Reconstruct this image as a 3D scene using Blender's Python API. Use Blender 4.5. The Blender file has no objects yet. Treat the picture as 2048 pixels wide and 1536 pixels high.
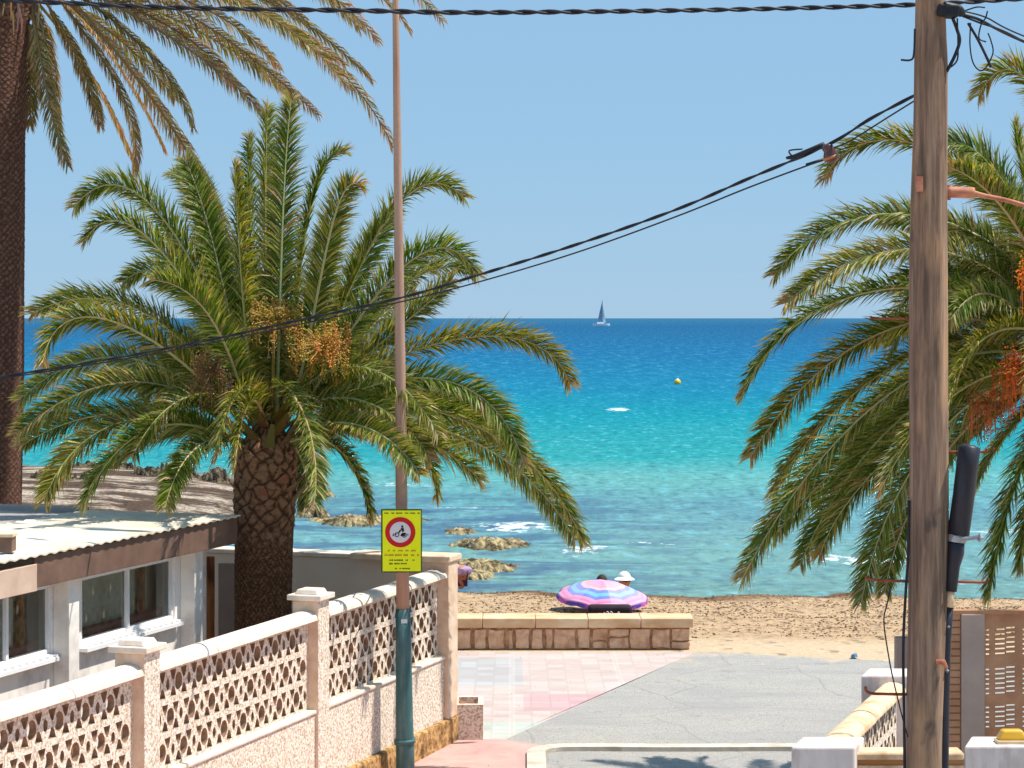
import bpy, bmesh, math, random
from mathutils import Vector, Matrix, noise as mnoise
R = math.radians
random.seed(7)
# ---------------------------------------------------------------- camera, sky, sun
F = 4400.0                      # focal length in pixels of a 2048 px wide frame
CZ = 5.0                        # camera height above the sea
scene = bpy.context.scene
cam_d = bpy.data.cameras.new('camera'); cam = bpy.data.objects.new('camera', cam_d)
scene.collection.objects.link(cam); scene.camera = cam
cam.location = (0, 0, CZ); cam.rotation_euler = (R(90), 0, 0)
cam_d.sensor_width = 36; cam_d.lens = 36*F/2048; cam_d.shift_y = -132/2048
cam_d.clip_start = .1; cam_d.clip_end = 60000
SUN_EL, SUN_B = R(62), R(3)    # elevation; how far beyond the right hand side
world = bpy.data.worlds.new('World'); scene.world = world; world.use_nodes = True
nt = world.node_tree; bg = nt.nodes['Background']
sky = nt.nodes.new('ShaderNodeTexSky'); sky.sky_type = 'NISHITA'; sky.sun_disc = False
sky.sun_elevation = SUN_EL; sky.sun_rotation = R(90)-SUN_B
sky.air_density = 1.0; sky.dust_density = 0.0; sky.ozone_density = 4.0; sky.altitude = 0
hsv = nt.nodes.new('ShaderNodeMix'); hsv.data_type = 'RGBA'; hsv.blend_type = 'MIX'
hsv.inputs[0].default_value = .86
hsv.inputs[7].default_value = (2.35, 4.15, 6.1, 1)
nt.links.new(sky.outputs[0], hsv.inputs[6]); nt.links.new(hsv.outputs[2], bg.inputs[0])
bg.inputs[1].default_value = .103
sun_d = bpy.data.lights.new('sun', 'SUN'); sun = bpy.data.objects.new('sun', sun_d)
scene.collection.objects.link(sun)
sun_d.energy = 5.0; sun_d.angle = R(.5); sun_d.color = (1, .93, .83)
LD = Vector((-math.cos(SUN_EL)*math.cos(SUN_B), -math.cos(SUN_EL)*math.sin(SUN_B), -math.sin(SUN_EL)))
sun.rotation_euler = LD.to_track_quat('-Z', 'Y').to_euler()
scene.view_settings.view_transform = 'Standard'; scene.view_settings.look = 'None'
scene.view_settings.exposure = 0.33; scene.view_settings.gamma = 1
scene.render.engine = 'CYCLES'

# ---------------------------------------------------------------- helpers
def P(x, y, s):                 # photo pixel and scale (pixels per metre) -> point in the world
    D = F/s
    return Vector(((x-1024)*D/F, D, CZ-(y-636)*D/F))
def G(x, y, z=1.0):             # photo pixel on the ground at height z
    return P(x, y, (y-636)/(CZ-z))
def lin(r, g, b):
    f = lambda c: (c/255/12.92) if c/255 <= .04045 else ((c/255+.055)/1.055)**2.4
    return (f(r), f(g), f(b), 1)
col = scene.collection
def link(name, me, m=None, parent=None, smooth=False):
    if m is not None and not me.materials: me.materials.append(m)
    if smooth:
        for p in me.polygons: p.use_smooth = True
    o = bpy.data.objects.new(name, me); col.objects.link(o)
    if parent is not None:
        o.parent = parent; o.matrix_parent_inverse = parent.matrix_world.inverted() if False else Matrix.Translation(-parent.location)
    return o
def tag(o, label=None, cat=None, group=None, kind=None):
    if label: o['label'] = label
    if cat: o['category'] = cat
    if group: o['group'] = group
    if kind: o['kind'] = kind
    return o
def thing(name, loc, label, cat, group=None):
    o = bpy.data.objects.new(name, None); col.objects.link(o); o.location = loc
    o.empty_display_size = .2
    return tag(o, label, cat, group)
def bevel(o, w=.01, seg=2):
    b = o.modifiers.new('bevel', 'BEVEL'); b.width = w; b.segments = seg; b.limit_method = 'ANGLE'; return o
class MB:
    def __init__(s): s.v = []; s.f = []; s.c = []
    def quad(s, a, b, c, d, cl=None):
        n = len(s.v); s.v += [a, b, c, d]; s.f.append((n, n+1, n+2, n+3))
        if cl is not None: s.c += [cl]*4
    def tri(s, a, b, c, cl=None):
        n = len(s.v); s.v += [a, b, c]; s.f.append((n, n+1, n+2))
        if cl is not None: s.c += [cl]*3
    def prism(s, base, top, cl=None):
        n = len(s.v); k = len(base); s.v += list(base)+list(top)
        s.f.append(tuple(range(n+k-1, n-1, -1))); s.f.append(tuple(range(n+k, n+2*k)))
        for i in range(k):
            j = (i+1) % k; s.f.append((n+i, n+j, n+k+j, n+k+i))
        if cl is not None: s.c += [cl]*(2*k)
    def box(s, o, u, v, w, cl=None):           # corner o and three edge vectors
        o, u, v, w = map(Vector, (o, u, v, w))
        if u.cross(v).dot(w) < 0: u, v = v, u
        b = [o, o+u, o+u+v, o+v]
        s.prism(b, [p+w for p in b], cl)
    def tube(s, pts, rad, n=8, cl=None, caps=True):
        pts = [Vector(p) for p in pts]
        if not hasattr(rad, '__len__'): rad = [rad]*len(pts)
        base = len(s.v); a = None
        for i, p in enumerate(pts):
            t = (pts[min(i+1, len(pts)-1)]-pts[max(i-1, 0)]).normalized()
            if a is None:
                a = t.orthogonal().normalized()
            else:
                a = (a-t*a.dot(t)).normalized()
            b = t.cross(a)
            for k in range(n):
                an = 2*math.pi*k/n
                s.v.append(p+(a*math.cos(an)+b*math.sin(an))*rad[i])
                if cl is not None: s.c.append(cl)
        for i in range(len(pts)-1):
            for k in range(n):
                k2 = (k+1) % n
                s.f.append((base+i*n+k, base+i*n+k2, base+(i+1)*n+k2, base+(i+1)*n+k))
        if caps:
            s.f.append(tuple(base+k for k in range(n-1, -1, -1)))
            s.f.append(tuple(base+(len(pts)-1)*n+k for k in range(n)))
    def ico(s, c, r, cl=None, sq=1):
        c = Vector(c); n = len(s.v)
        for d in ((0,0,1),(1,0,0),(0,1,0),(-1,0,0),(0,-1,0),(0,0,-1)):
            s.v.append(c+Vector((d[0]*r, d[1]*r, d[2]*r*sq)))
            if cl is not None: s.c.append(cl)
        for i in range(4):
            j = (i+1) % 4
            s.f.append((n, n+1+i, n+1+j)); s.f.append((n+5, n+1+j, n+1+i))
    def build(s, name, m, parent=None, smooth=False):
        me = bpy.data.meshes.new(name); me.from_pydata([tuple(v) for v in s.v], [], s.f)
        if s.c:
            at = me.color_attributes.new('Col', 'FLOAT_COLOR', 'POINT')
            flat = []
            for c in s.c: flat += [c[0], c[1], c[2], 1]
            at.data.foreach_set('color', flat)
        me.update()
        return link(name, me, m, parent, smooth)
def plate(name, outer, holes, o, u, v, thick, m, parent=None, inner=None):
    """flat plate with real holes: 2D outlines in metres along u and v from o"""
    cu = bpy.data.curves.new(name, 'CURVE'); cu.dimensions = '2D'; cu.fill_mode = 'BOTH'; cu.extrude = thick/2
    for loop in [outer]+holes:
        sp = cu.splines.new('POLY'); sp.points.add(len(loop)-1)
        for i, (a, b) in enumerate(loop): sp.points[i].co = (a, b, 0, 1)
        sp.use_cyclic_u = True
    tmp = bpy.data.objects.new('tmp', cu)
    me = bpy.data.meshes.new_from_object(tmp)
    bpy.data.objects.remove(tmp); bpy.data.curves.remove(cu)
    u, v, o = Vector(u).normalized(), Vector(v).normalized(), Vector(o)
    w = u.cross(v)
    M = Matrix(((u.x, v.x, w.x, o.x), (u.y, v.y, w.y, o.y), (u.z, v.z, w.z, o.z), (0, 0, 0, 1)))
    me.transform(M); me.name = name
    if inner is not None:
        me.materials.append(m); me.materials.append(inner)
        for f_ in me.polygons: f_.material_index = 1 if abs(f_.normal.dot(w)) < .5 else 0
    return link(name, me, m, parent)
def cr(pts, n):                 # smooth curve through points
    pts = [Vector(p) for p in pts]; out = []
    q = [pts[0]*2-pts[1]]+pts+[pts[-1]*2-pts[-2]]
    for i in range(1, len(q)-2):
        for k in range(n):
            t = k/n
            a, b, c, d = q[i-1], q[i], q[i+1], q[i+2]
            out.append(.5*((2*b)+(c-a)*t+(2*a-5*b+4*c-d)*t*t+(3*b-a-3*c+d)*t**3))
    out.append(pts[-1]); return out
def bez(p, n):
    out = []
    for i in range(n+1):
        t = i/n; u = 1-t
        out.append(p[0]*u**3+p[1]*3*u*u*t+p[2]*3*u*t*t+p[3]*t**3)
    return out

# ---------------------------------------------------------------- materials
def new_mat(name):
    m = bpy.data.materials.new(name); m.use_nodes = True
    t = m.node_tree; return m, t, t.nodes['Principled BSDF']
def N(t, typ, **kw):
    n = t.nodes.new(typ)
    for k, v in kw.items(): setattr(n, k, v)
    return n
def coords(t, scale=(1,1,1), space='Object'):
    tc = N(t, 'ShaderNodeTexCoord'); mp = N(t, 'ShaderNodeMapping'); mp.inputs['Scale'].default_value = scale
    t.links.new(tc.outputs[space], mp.inputs[0]); return mp.outputs[0]
def noise_n(t, vec, scale, detail=6, rough=.6):
    n = N(t, 'ShaderNodeTexNoise'); n.inputs['Scale'].default_value = scale
    n.inputs['Detail'].default_value = detail; n.inputs['Roughness'].default_value = rough
    t.links.new(vec, n.inputs['Vector']); return n.outputs['Fac']
def ramp(t, fac, stops, interp='LINEAR'):
    r = N(t, 'ShaderNodeValToRGB'); e = r.color_ramp.elements; r.color_ramp.interpolation = interp
    while len(e) < len(stops): e.new(.5)
    for i, (p, c) in enumerate(stops):
        e[i].position = p; e[i].color = c if len(c) == 4 else (*c, 1)
    t.links.new(fac, r.inputs[0]); return r.outputs[0]
def mix(t, fac, a, b, bt='MIX'):
    n = N(t, 'ShaderNodeMix', data_type='RGBA', blend_type=bt)
    if isinstance(fac, (int, float)): n.inputs[0].default_value = fac
    else: t.links.new(fac, n.inputs[0])
    for i, s in ((6, a), (7, b)):
        if isinstance(s, tuple): n.inputs[i].default_value = s
        else: t.links.new(s, n.inputs[i])
    return n.outputs[2]
def bump(t, h, strength, dist, bs):
    b = N(t, 'ShaderNodeBump'); b.inputs['Strength'].default_value = strength; b.inputs['Distance'].default_value = dist
    t.links.new(h, b.inputs['Height']); t.links.new(b.outputs[0], bs.inputs['Normal'])
def math_n(t, op, a, b=None, c=None):
    n = N(t, 'ShaderNodeMath', operation=op)
    for i, s in enumerate((a, b, c)):
        if s is None: continue
        if isinstance(s, (int, float)): n.inputs[i].default_value = s
        else: t.links.new(s, n.inputs[i])
    return n.outputs[0]
def mat2(name, c1, c2, scale=5, rough=.7, lo=.35, hi=.65, bs_=.3, bd=.01, bscale=None, c3=None, s3=1.2, stretch=(1,1,1), spec=.3, metal=0):
    m, t, b = new_mat(name); v = coords(t, stretch)
    n = noise_n(t, v, scale); c = ramp(t, n, [(lo, c1), (hi, c2)])
    if c3 is not None:
        c = mix(t, ramp(t, noise_n(t, v, s3, 5, .65), [(.5, (0,0,0)), (.68, (1,1,1))]), c, c3)
    t.links.new(c, b.inputs['Base Color']); b.inputs['Roughness'].default_value = rough
    b.inputs['Specular IOR Level'].default_value = spec; b.inputs['Metallic'].default_value = metal
    if bs_: bump(t, noise_n(t, v, bscale or scale*2, 5, .6), bs_, bd, b)
    return m
M = {}
M['stucco'] = mat2('speckled_stucco', lin(184,158,134), lin(242,230,214), 42, .9, .38, .56, .8, .012, 60)
M['coping'] = mat2('coping_cream', lin(218,200,182), lin(234,220,206), 9, .85, .35, .6, .4, .006, 60, lin(216,196,176), 5)
M['pillar'] = mat2('pillar_stucco', lin(208,178,150), lin(230,206,182), 8, .9, .35, .65, .5, .006, 70)
M['base_stone'] = mat2('stained_stone', lin(120,82,38), lin(205,165,110), 14, .9, .35, .6, .8, .03, 16, lin(70,52,30), 6)
M['white'] = mat2('white_render', lin(238,232,224), lin(250,244,236), 3, .8, .3, .7, .25, .004, 60, lin(206,198,194), 2)
M['white_paint'] = mat2('white_frame_paint', lin(232,232,234), lin(244,244,244), 4, .45, .3, .7, 0, spec=.4)
M['yard_wall'] = mat2('yard_wall_render', lin(222,202,180), lin(234,218,198), 2, .9, .3, .7, .3, .006, 40, lin(204,184,162), 1)
M['roof'] = mat2('cream_roof_sheet', lin(212,200,178), lin(224,214,196), 2.5, .7, .35, .6, .2, .004, 30, lin(196,178,152), 1.4, stretch=(1,1,1))
M['roof_grey'] = mat2('grey_roof_felt', lin(150,142,138), lin(176,168,162), 3, .8, .35, .65, .3, .01, 20)
M['fascia'] = mat2('brown_fascia', lin(104,80,68), lin(122,96,84), 5, .6, .35, .65, .15, .003, 40)
M['fascia_tan'] = mat2('tan_fascia', lin(196,168,148), lin(214,188,168), 5, .6, .35, .65, .1, .003, 40)
M['rust_wood'] = mat2('rusty_brown_wood', lin(110,60,30), lin(190,125,75), 9, .8, .35, .6, .6, .01, 20, stretch=(1,1,.2))
M['dark'] = mat2('dark_interior', lin(60,58,54), lin(90,86,80), 2, .9, bs_=0)
M['asphalt'] = mat2('pale_asphalt', lin(150,149,146), lin(174,172,168), 1.6, .9, .3, .7, .5, .01, 120, lin(140,142,146), .8, stretch=(.5,1.6,1))
M['concrete'] = mat2('pale_concrete', lin(190,178,162), lin(214,204,190), 6, .9, .35, .65, .4, .01, 50, lin(176,166,152), 4)
M['pink'] = mat2('pink_pavement', lin(194,150,142), lin(208,168,158), 4, .9, .35, .65, .3, .004, 80, lin(180,138,136), 2)
M['lamp_tan'] = mat2('faded_tan_paint', lin(166,134,114), lin(182,152,132), 3, .5, .3, .7, .1, .002, 60, lin(160,124,110), 5, stretch=(3,3,.4))
M['lamp_green'] = mat2('faded_green_paint', lin(52,92,94), lin(76,112,112), 4, .55, .3, .7, .15, .002, 60, lin(92,120,120), 6, stretch=(3,3,.5))
M['black'] = mat2('black_cable', lin(24,26,34), lin(40,42,52), 12, .5, bs_=0)
M['black_pipe'] = mat2('black_conduit', lin(34,34,42), lin(52,52,62), 6, .45, bs_=.1, stretch=(2,2,.3))
M['steel'] = mat2('dull_steel', lin(140,140,146), lin(186,186,190), 8, .4, bs_=0, metal=.6)
M['rust'] = mat2('rusty_iron', lin(110,52,36), lin(160,88,64), 20, .8, .35, .65, .3, .004, 60)
M['rust_lt'] = mat2('reddish_bracket', lin(160,92,70), lin(206,144,116), 12, .7, .35, .65, .3, .004, 60)
M['ceramic'] = mat2('brown_ceramic', lin(66,42,38), lin(100,62,50), 10, .25, bs_=0, spec=.6)
M['ceramic_band'] = mat2('tan_ceramic', lin(170,110,70), lin(190,130,90), 10, .3, bs_=0)
M['sign_yellow'] = mat2('sign_yellow', lin(236,248,0), lin(240,250,10), 3, .5, bs_=0)
M['sign_red'] = mat2('sign_red', lin(190,16,24), lin(200,24,30), 3, .5, bs_=0)
M['sign_white'] = mat2('sign_grey_white', lin(206,208,210), lin(216,216,218), 3, .5, bs_=0)
M['sign_black'] = mat2('sign_black', lin(20,24,30), lin(30,34,40), 3, .5, bs_=0)
M['sign_orange'] = mat2('sign_orange', lin(190,120,10), lin(200,130,20), 3, .5, bs_=0)
M['sign_edge'] = mat2('sign_edge', lin(40,70,30), lin(60,90,40), 3, .5, bs_=0)
M['brown_slat'] = mat2('brown_screen', lin(170,120,88), lin(192,142,108), 6, .7, .35, .65, .2, .004, 30)
M['gate_grey'] = mat2('grey_brown_panel', lin(162,140,128), lin(180,158,146), 3, .7, .3, .7, .1, .003, 30)
M['cube_white'] = mat2('whitewashed_pillar', lin(216,200,194), lin(232,220,214), 6, .9, .35, .65, .4, .006, 50, lin(188,170,162), 5, stretch=(1,1,.3))
M['cream_rail'] = mat2('weathered_coping', lin(214,180,142), lin(236,212,180), 7, .9, .35, .65, .4, .008, 40, lin(190,150,112), 4)
M['orange_wood'] = mat2('orange_brown_board', lin(176,120,72), lin(206,150,100), 5, .7, .35, .65, .2, .004, 30, stretch=(.3,1,3))
M['lamp_yellow'] = mat2('amber_plastic', lin(228,172,40), lin(240,190,70), 5, .3, bs_=0, spec=.6)
M['cream_plastic'] = mat2('cream_plastic', lin(214,190,150), lin(226,204,168), 5, .5, bs_=0)
M['pierced'] = mat2('block_inside_shade', lin(124,96,76), lin(166,134,108), 20, .95, bs_=.3)  # inner faces of the block holes: their shade is put into this darker colour
M['yard'] = mat2('yard_earth', lin(128,100,80), lin(164,132,106), 6, .95, bs_=.3)
M['curtain'] = mat2('cream_curtain', lin(232,224,200), lin(244,238,220), 3, .9, bs_=0, stretch=(4,4,.3))
M['cushion'] = mat2('dusty_red_cushion', lin(170,110,104), lin(190,130,120), 3, .9, bs_=0)
M['stone'] = mat2('sandstone_block', lin(196,156,126), lin(226,190,160), 9, .9, .35, .65, .7, .02, 18, lin(170,126,100), 5)
M['mortar'] = mat2('brown_mortar', lin(140,104,80), lin(196,156,124), 12, .95, bs_=.5)
M['seat_cap'] = mat2('seat_coping', lin(212,170,128), lin(234,204,168), 5, .9, .35, .65, .3, .006, 40, lin(204,160,116), 3, stretch=(.6,1,1))
M['rock'] = mat2('reef_rock', lin(84,72,48), lin(190,170,128), 4.5, .95, .38, .58, 1, .10, 9, lin(40,36,30), 3.4)
M['rock_dark'] = mat2('dark_ledge_rock', lin(56,48,40), lin(150,134,106), 4.5, .95, .42, .62, 1, .10, 9, lin(34,30,26), 3.4)
M['skin'] = mat2('tanned_skin', lin(176,104,76), lin(190,118,90), 6, .6, bs_=0)
M['hat'] = mat2('white_hat', lin(236,236,238), lin(246,246,246), 6, .8, bs_=0)
M['hair'] = mat2('dark_hair', lin(34,30,26), lin(56,50,40), 30, .7, bs_=0)
M['lavender'] = mat2('lavender_cloth', lin(150,130,176), lin(196,160,184), 5, .9, bs_=0)
M['shirt_white'] = mat2('white_shirt', lin(228,228,232), lin(242,242,244), 6, .9, bs_=0)
M['shirt_teal'] = mat2('teal_top', lin(60,120,120), lin(90,150,150), 6, .9, bs_=0)
M['shorts'] = mat2('dark_shorts', lin(70,40,60), lin(110,50,70), 6, .9, bs_=0)
M['bag'] = mat2('black_bag', lin(26,22,30), lin(48,34,48), 9, .8, bs_=0)
M['hull'] = mat2('boat_white', lin(232,234,238), lin(244,246,248), 1, .3, bs_=0)
M['sail'] = mat2('grey_sail', lin(120,140,156), lin(150,168,182), .6, .8, bs_=0)
M['buoy'] = mat2('yellow_buoy', lin(220,176,30), lin(236,196,60), 3, .5, bs_=0)
M['blue_scrap'] = mat2('blue_plastic', lin(60,110,150), lin(90,140,176), 20, .5, bs_=0)
M['weed'] = mat2('dry_seaweed', lin(60,42,30), lin(110,78,50), 10, .95, bs_=0)
M['soil'] = mat2('brown_soil', lin(130,84,50), lin(180,124,80), 12, .95, bs_=.5)

# leaves: colour per leaflet from the attribute, light comes through the blade
def leaf_mat(name, rough=.42, trans=.35):
    m, t, b = new_mat(name)
    a = N(t, 'ShaderNodeAttribute', attribute_name='Col')
    t.links.new(a.outputs['Color'], b.inputs['Base Color']); b.inputs['Roughness'].default_value = rough
    b.inputs['Specular IOR Level'].default_value = .32
    tr = N(t, 'ShaderNodeBsdfTranslucent'); ms = N(t, 'ShaderNodeMixShader'); ms.inputs[0].default_value = trans
    g = mix(t, 1.0, a.outputs['Color'], (1.5, 1.4, .4, 1), 'MULTIPLY')
    t.links.new(g, tr.inputs[0]); t.links.new(b.outputs[0], ms.inputs[1]); t.links.new(tr.outputs[0], ms.inputs[2])
    t.links.new(ms.outputs[0], t.nodes['Material Output'].inputs[0]); return m
M['leaf'] = leaf_mat('palm_leaf'); M['fruit'] = leaf_mat('palm_fruit', .6, .15)
# palm trunk: attribute h holds how far a leaf scar stands out; fibre between the scars is darker
def trunk_mat(name, fibre, scar, scar2):
    m, t, b = new_mat(name)
    a = N(t, 'ShaderNodeAttribute', attribute_name='Col')
    sp = N(t, 'ShaderNodeSeparateColor'); t.links.new(a.outputs['Color'], sp.inputs[0])
    v = coords(t, (1, 1, 2.2))
    c = mix(t, noise_n(t, v, 26, 6, .7), scar, scar2)
    c = mix(t, ramp(t, sp.outputs[0], [(.10, (0,0,0)), (.5, (1,1,1))]), fibre, c)
    t.links.new(c, b.inputs['Base Color']); b.inputs['Roughness'].default_value = .95
    b.inputs['Specular IOR Level'].default_value = .1
    bump(t, noise_n(t, v, 60, 6, .7), .9, .02, b); return m
M['trunk'] = trunk_mat('palm_trunk', lin(84,58,42), lin(176,138,106), lin(122,92,72))
M['trunk_old'] = trunk_mat('old_palm_trunk', lin(84,60,50), lin(158,124,106), lin(112,84,72))
# wooden pole
m, t, b = new_mat('grey_brown_pole_wood'); v = coords(t, (1, 1, .06))
n1 = noise_n(t, v, 26, 8, .65); c = ramp(t, n1, [(.34, lin(92,74,62)), (.5, lin(132,106,88)), (.64, lin(164,136,114))])
c = mix(t, ramp(t, noise_n(t, coords(t, (1,1,.3)), 3, 5, .6), [(.5, (0,0,0)), (.66, (1,1,1))]), c, lin(178,140,106))
c = mix(t, ramp(t, noise_n(t, coords(t, (1,1,.5)), 4.3, 4, .6), [(.60, (0,0,0)), (.68, (.8,.8,.8))]), c, lin(78,66,62))
crk = ramp(t, noise_n(t, coords(t, (1,1,.03)), 40, 3, .5), [(.30, (1,1,1)), (.34, (0,0,0))])
c = mix(t, crk, c, lin(84,64,56))
t.links.new(c, b.inputs['Base Color']); b.inputs['Roughness'].default_value = .9
bump(t, n1, .7, .015, b); M['pole'] = m
m, t, b = new_mat('worn_asphalt'); v = coords(t)
g_ = noise_n(t, v, 90, 3, .7); c = mix(t, ramp(t, g_, [(.35, (0,0,0)), (.65, (1,1,1))]), lin(134,131,126), lin(188,184,177))
c = mix(t, math_n(t, 'MULTIPLY', ramp(t, noise_n(t, coords(t, (.6,1.8,1)), 1.2, 6, .65), [(.42, (0,0,0)), (.62, (1,1,1))]), .55), c, lin(146,145,146))
c = mix(t, math_n(t, 'MULTIPLY', ramp(t, noise_n(t, coords(t, (1,2,1)), 3.1, 5, .7), [(.60, (0,0,0)), (.70, (1,1,1))]), .5), c, lin(108,106,104))
vo = N(t, 'ShaderNodeTexVoronoi', feature='DISTANCE_TO_EDGE'); mw = mix(t, .35, v, N(t, 'ShaderNodeTexNoise').outputs['Color']); t.links.new(mw, vo.inputs['Vector']); vo.inputs['Scale'].default_value = .9
ck = ramp(t, vo.outputs['Distance'], [(0.004, (1,1,1)), (.010, (0,0,0))]); c = mix(t, math_n(t, 'MULTIPLY', ck, .22), c, lin(96,92,88))
sx = N(t, 'ShaderNodeSeparateXYZ'); t.links.new(v, sx.inputs[0])
sd = math_n(t, 'ADD', math_n(t, 'MULTIPLY', math_n(t, 'SUBTRACT', sx.outputs[1], 24.6), .34), math_n(t, 'MULTIPLY', math_n(t, 'SUBTRACT', noise_n(t, v, 2.2, 7, .75), .5), 1.9))
c = mix(t, ramp(t, sd, [(.45, (0,0,0)), (.75, (.9,.9,.9))]), c, lin(196,174,146))
t.links.new(c, b.inputs['Base Color']); b.inputs['Roughness'].default_value = .95; b.inputs['Specular IOR Level'].default_value = .15
bump(t, g_, .6, .01, b); M['asphalt'] = m
# window glass: reflects by angle, the rest is seen through
m, t, b = new_mat('window_glass')
gl = N(t, 'ShaderNodeBsdfGlossy'); gl.inputs['Roughness'].default_value = .02; gl.inputs[0].default_value = (.9,.93,.9,1)
tr = N(t, 'ShaderNodeBsdfTransparent'); tr.inputs[0].default_value = (.9,.94,.9,1)
fr = N(t, 'ShaderNodeFresnel'); fr.inputs[0].default_value = 1.9; ms = N(t, 'ShaderNodeMixShader')
t.links.new(fr.outputs[0], ms.inputs[0]); t.links.new(tr.outputs[0], ms.inputs[1]); t.links.new(gl.outputs[0], ms.inputs[2])
t.links.new(ms.outputs[0], t.nodes['Material Output'].inputs[0]); M['glass'] = m
# beach sand: pale near the pavement, brown with seaweed crumbs, wet at the water line
m, t, b = new_mat('beach_sand'); v = coords(t)
sx = N(t, 'ShaderNodeSeparateXYZ'); t.links.new(v, sx.inputs[0])
base = mix(t, noise_n(t, v, 1.3, 6, .6), lin(202,174,140), lin(184,154,120))
yy = math_n(t, 'ADD', sx.outputs[1], math_n(t, 'MULTIPLY', noise_n(t, v, .8, 4, .6), 2.4))
pale = ramp(t, math_n(t, 'MULTIPLY', yy, .01), [(.284, (1,1,1)), (.30, (0,0,0))])
base = mix(t, pale, base, lin(206,182,152))
wet = ramp(t, math_n(t, 'ADD', sx.outputs[2], math_n(t, 'MULTIPLY', noise_n(t, v, 2, 4, .6), .12)), [(0.10, (1,1,1)), (.17, (0,0,0))])
base = mix(t, wet, base, lin(112,84,60))
far_ = ramp(t, math_n(t, 'MULTIPLY', sx.outputs[1], .01), [(.48, (0,0,0)), (.52, (1,1,1))])
base = mix(t, far_, base, mix(t, noise_n(t, v, .8, 6, .7), lin(160,146,130), lin(204,190,172)))
st = ramp(t, noise_n(t, coords(t, (.16, .42, 1)), 1.2, 8, .74), [(.43, (0,0,0)), (.50, (1,1,1))])
base = mix(t, mix(t, 1.0, st, far_, 'MULTIPLY'), base, lin(74,62,54))
vs = coords(t, (1, .45, 1))
spk = ramp(t, noise_n(t, vs, 11, 5, .8), [(.50, (0,0,0)), (.58, (1,1,1))])
lim = ramp(t, math_n(t, 'MULTIPLY', yy, .01), [(.286, (.12,.12,.12)), (.312, (.75,.75,.75))])
base = mix(t, mix(t, 1.0, spk, lim, 'MULTIPLY'), base, lin(104,72,46))
t.links.new(base, b.inputs['Base Color']); b.inputs['Roughness'].default_value = .95
b.inputs['Specular IOR Level'].default_value = .15
vf = N(t, 'ShaderNodeTexVoronoi'); t.links.new(v, vf.inputs['Vector']); vf.inputs['Scale'].default_value = 2.6; vf.inputs['Randomness'].default_value = 1
bump(t, mix(t, .6, noise_n(t, v, 5, 7, .75), ramp(t, vf.outputs['Distance'], [(.1, (0,0,0)), (.35, (1,1,1))])), 1, .14, b); M['sand'] = m
# promenade tiles: small squares, large pale pink, blue-grey and green fields
m, t, b = new_mat('promenade_tiles'); v = coords(t)
br = N(t, 'ShaderNodeTexBrick'); t.links.new(v, br.inputs[0]); br.offset = 0; br.squash = 1
br.inputs['Scale'].default_value = 1; br.inputs['Brick Width'].default_value = .2; br.inputs['Row Height'].default_value = .2
br.inputs['Mortar Size'].default_value = .012; br.inputs['Color1'].default_value = (1,1,1,1); br.inputs['Color2'].default_value = (.86,.80,.79,1)
br.inputs['Mortar'].default_value = (.86,.84,.82,1)
br2 = N(t, 'ShaderNodeTexBrick'); t.links.new(v, br2.inputs[0]); br2.offset = 0
br2.inputs['Scale'].default_value = 1; br2.inputs['Brick Width'].default_value = 1.2; br2.inputs['Row Height'].default_value = 2.0
br2.inputs['Mortar Size'].default_value = .035; br2.inputs['Color1'].default_value = (0,0,0,1); br2.inputs['Color2'].default_value = (0,0,0,1)
br2.inputs['Mortar'].default_value = (1,1,1,1)
sx = N(t, 'ShaderNodeSeparateXYZ'); t.links.new(v, sx.inputs[0])
def inbox(x0, x1, y0, y1):
    f = None
    for s, lo, hi in ((sx.outputs[0], x0, x1), (sx.outputs[1], y0, y1)):
        for op, val in (('GREATER_THAN', lo), ('LESS_THAN', hi)):
            g = math_n(t, op, s, val); f = g if f is None else math_n(t, 'MULTIPLY', f, g)
    return f
c = mix(t, noise_n(t, v, 1.1, 5, .6), lin(186,168,162), lin(202,190,184))
c = mix(t, math_n(t, 'MULTIPLY', inbox(-.75, .12, 23.9, 25.9), .6), c, lin(164,174,178))
c = mix(t, math_n(t, 'MULTIPLY', inbox(.12, 1.5, 22.4, 23.4), .55), c, lin(196,150,158))
c = mix(t, math_n(t, 'MULTIPLY', inbox(-.35, .6, 20.9, 21.8), .6), c, lin(172,192,184))
c = mix(t, math_n(t, 'MULTIPLY', ramp(t, noise_n(t, coords(t, (1,1.6,1)), 2.4, 7, .75), [(.50, (0,0,0)), (.66, (1,1,1))]), .35), c, lin(170,148,140)); c = mix(t, 1.0, c, br.outputs[0], 'MULTIPLY'); c = mix(t, math_n(t, 'MULTIPLY', br2.outputs[0], .3), c, lin(200,190,184))
t.links.new(c, b.inputs['Base Color']); b.inputs['Roughness'].default_value = .85; M['tiles'] = m
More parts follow.
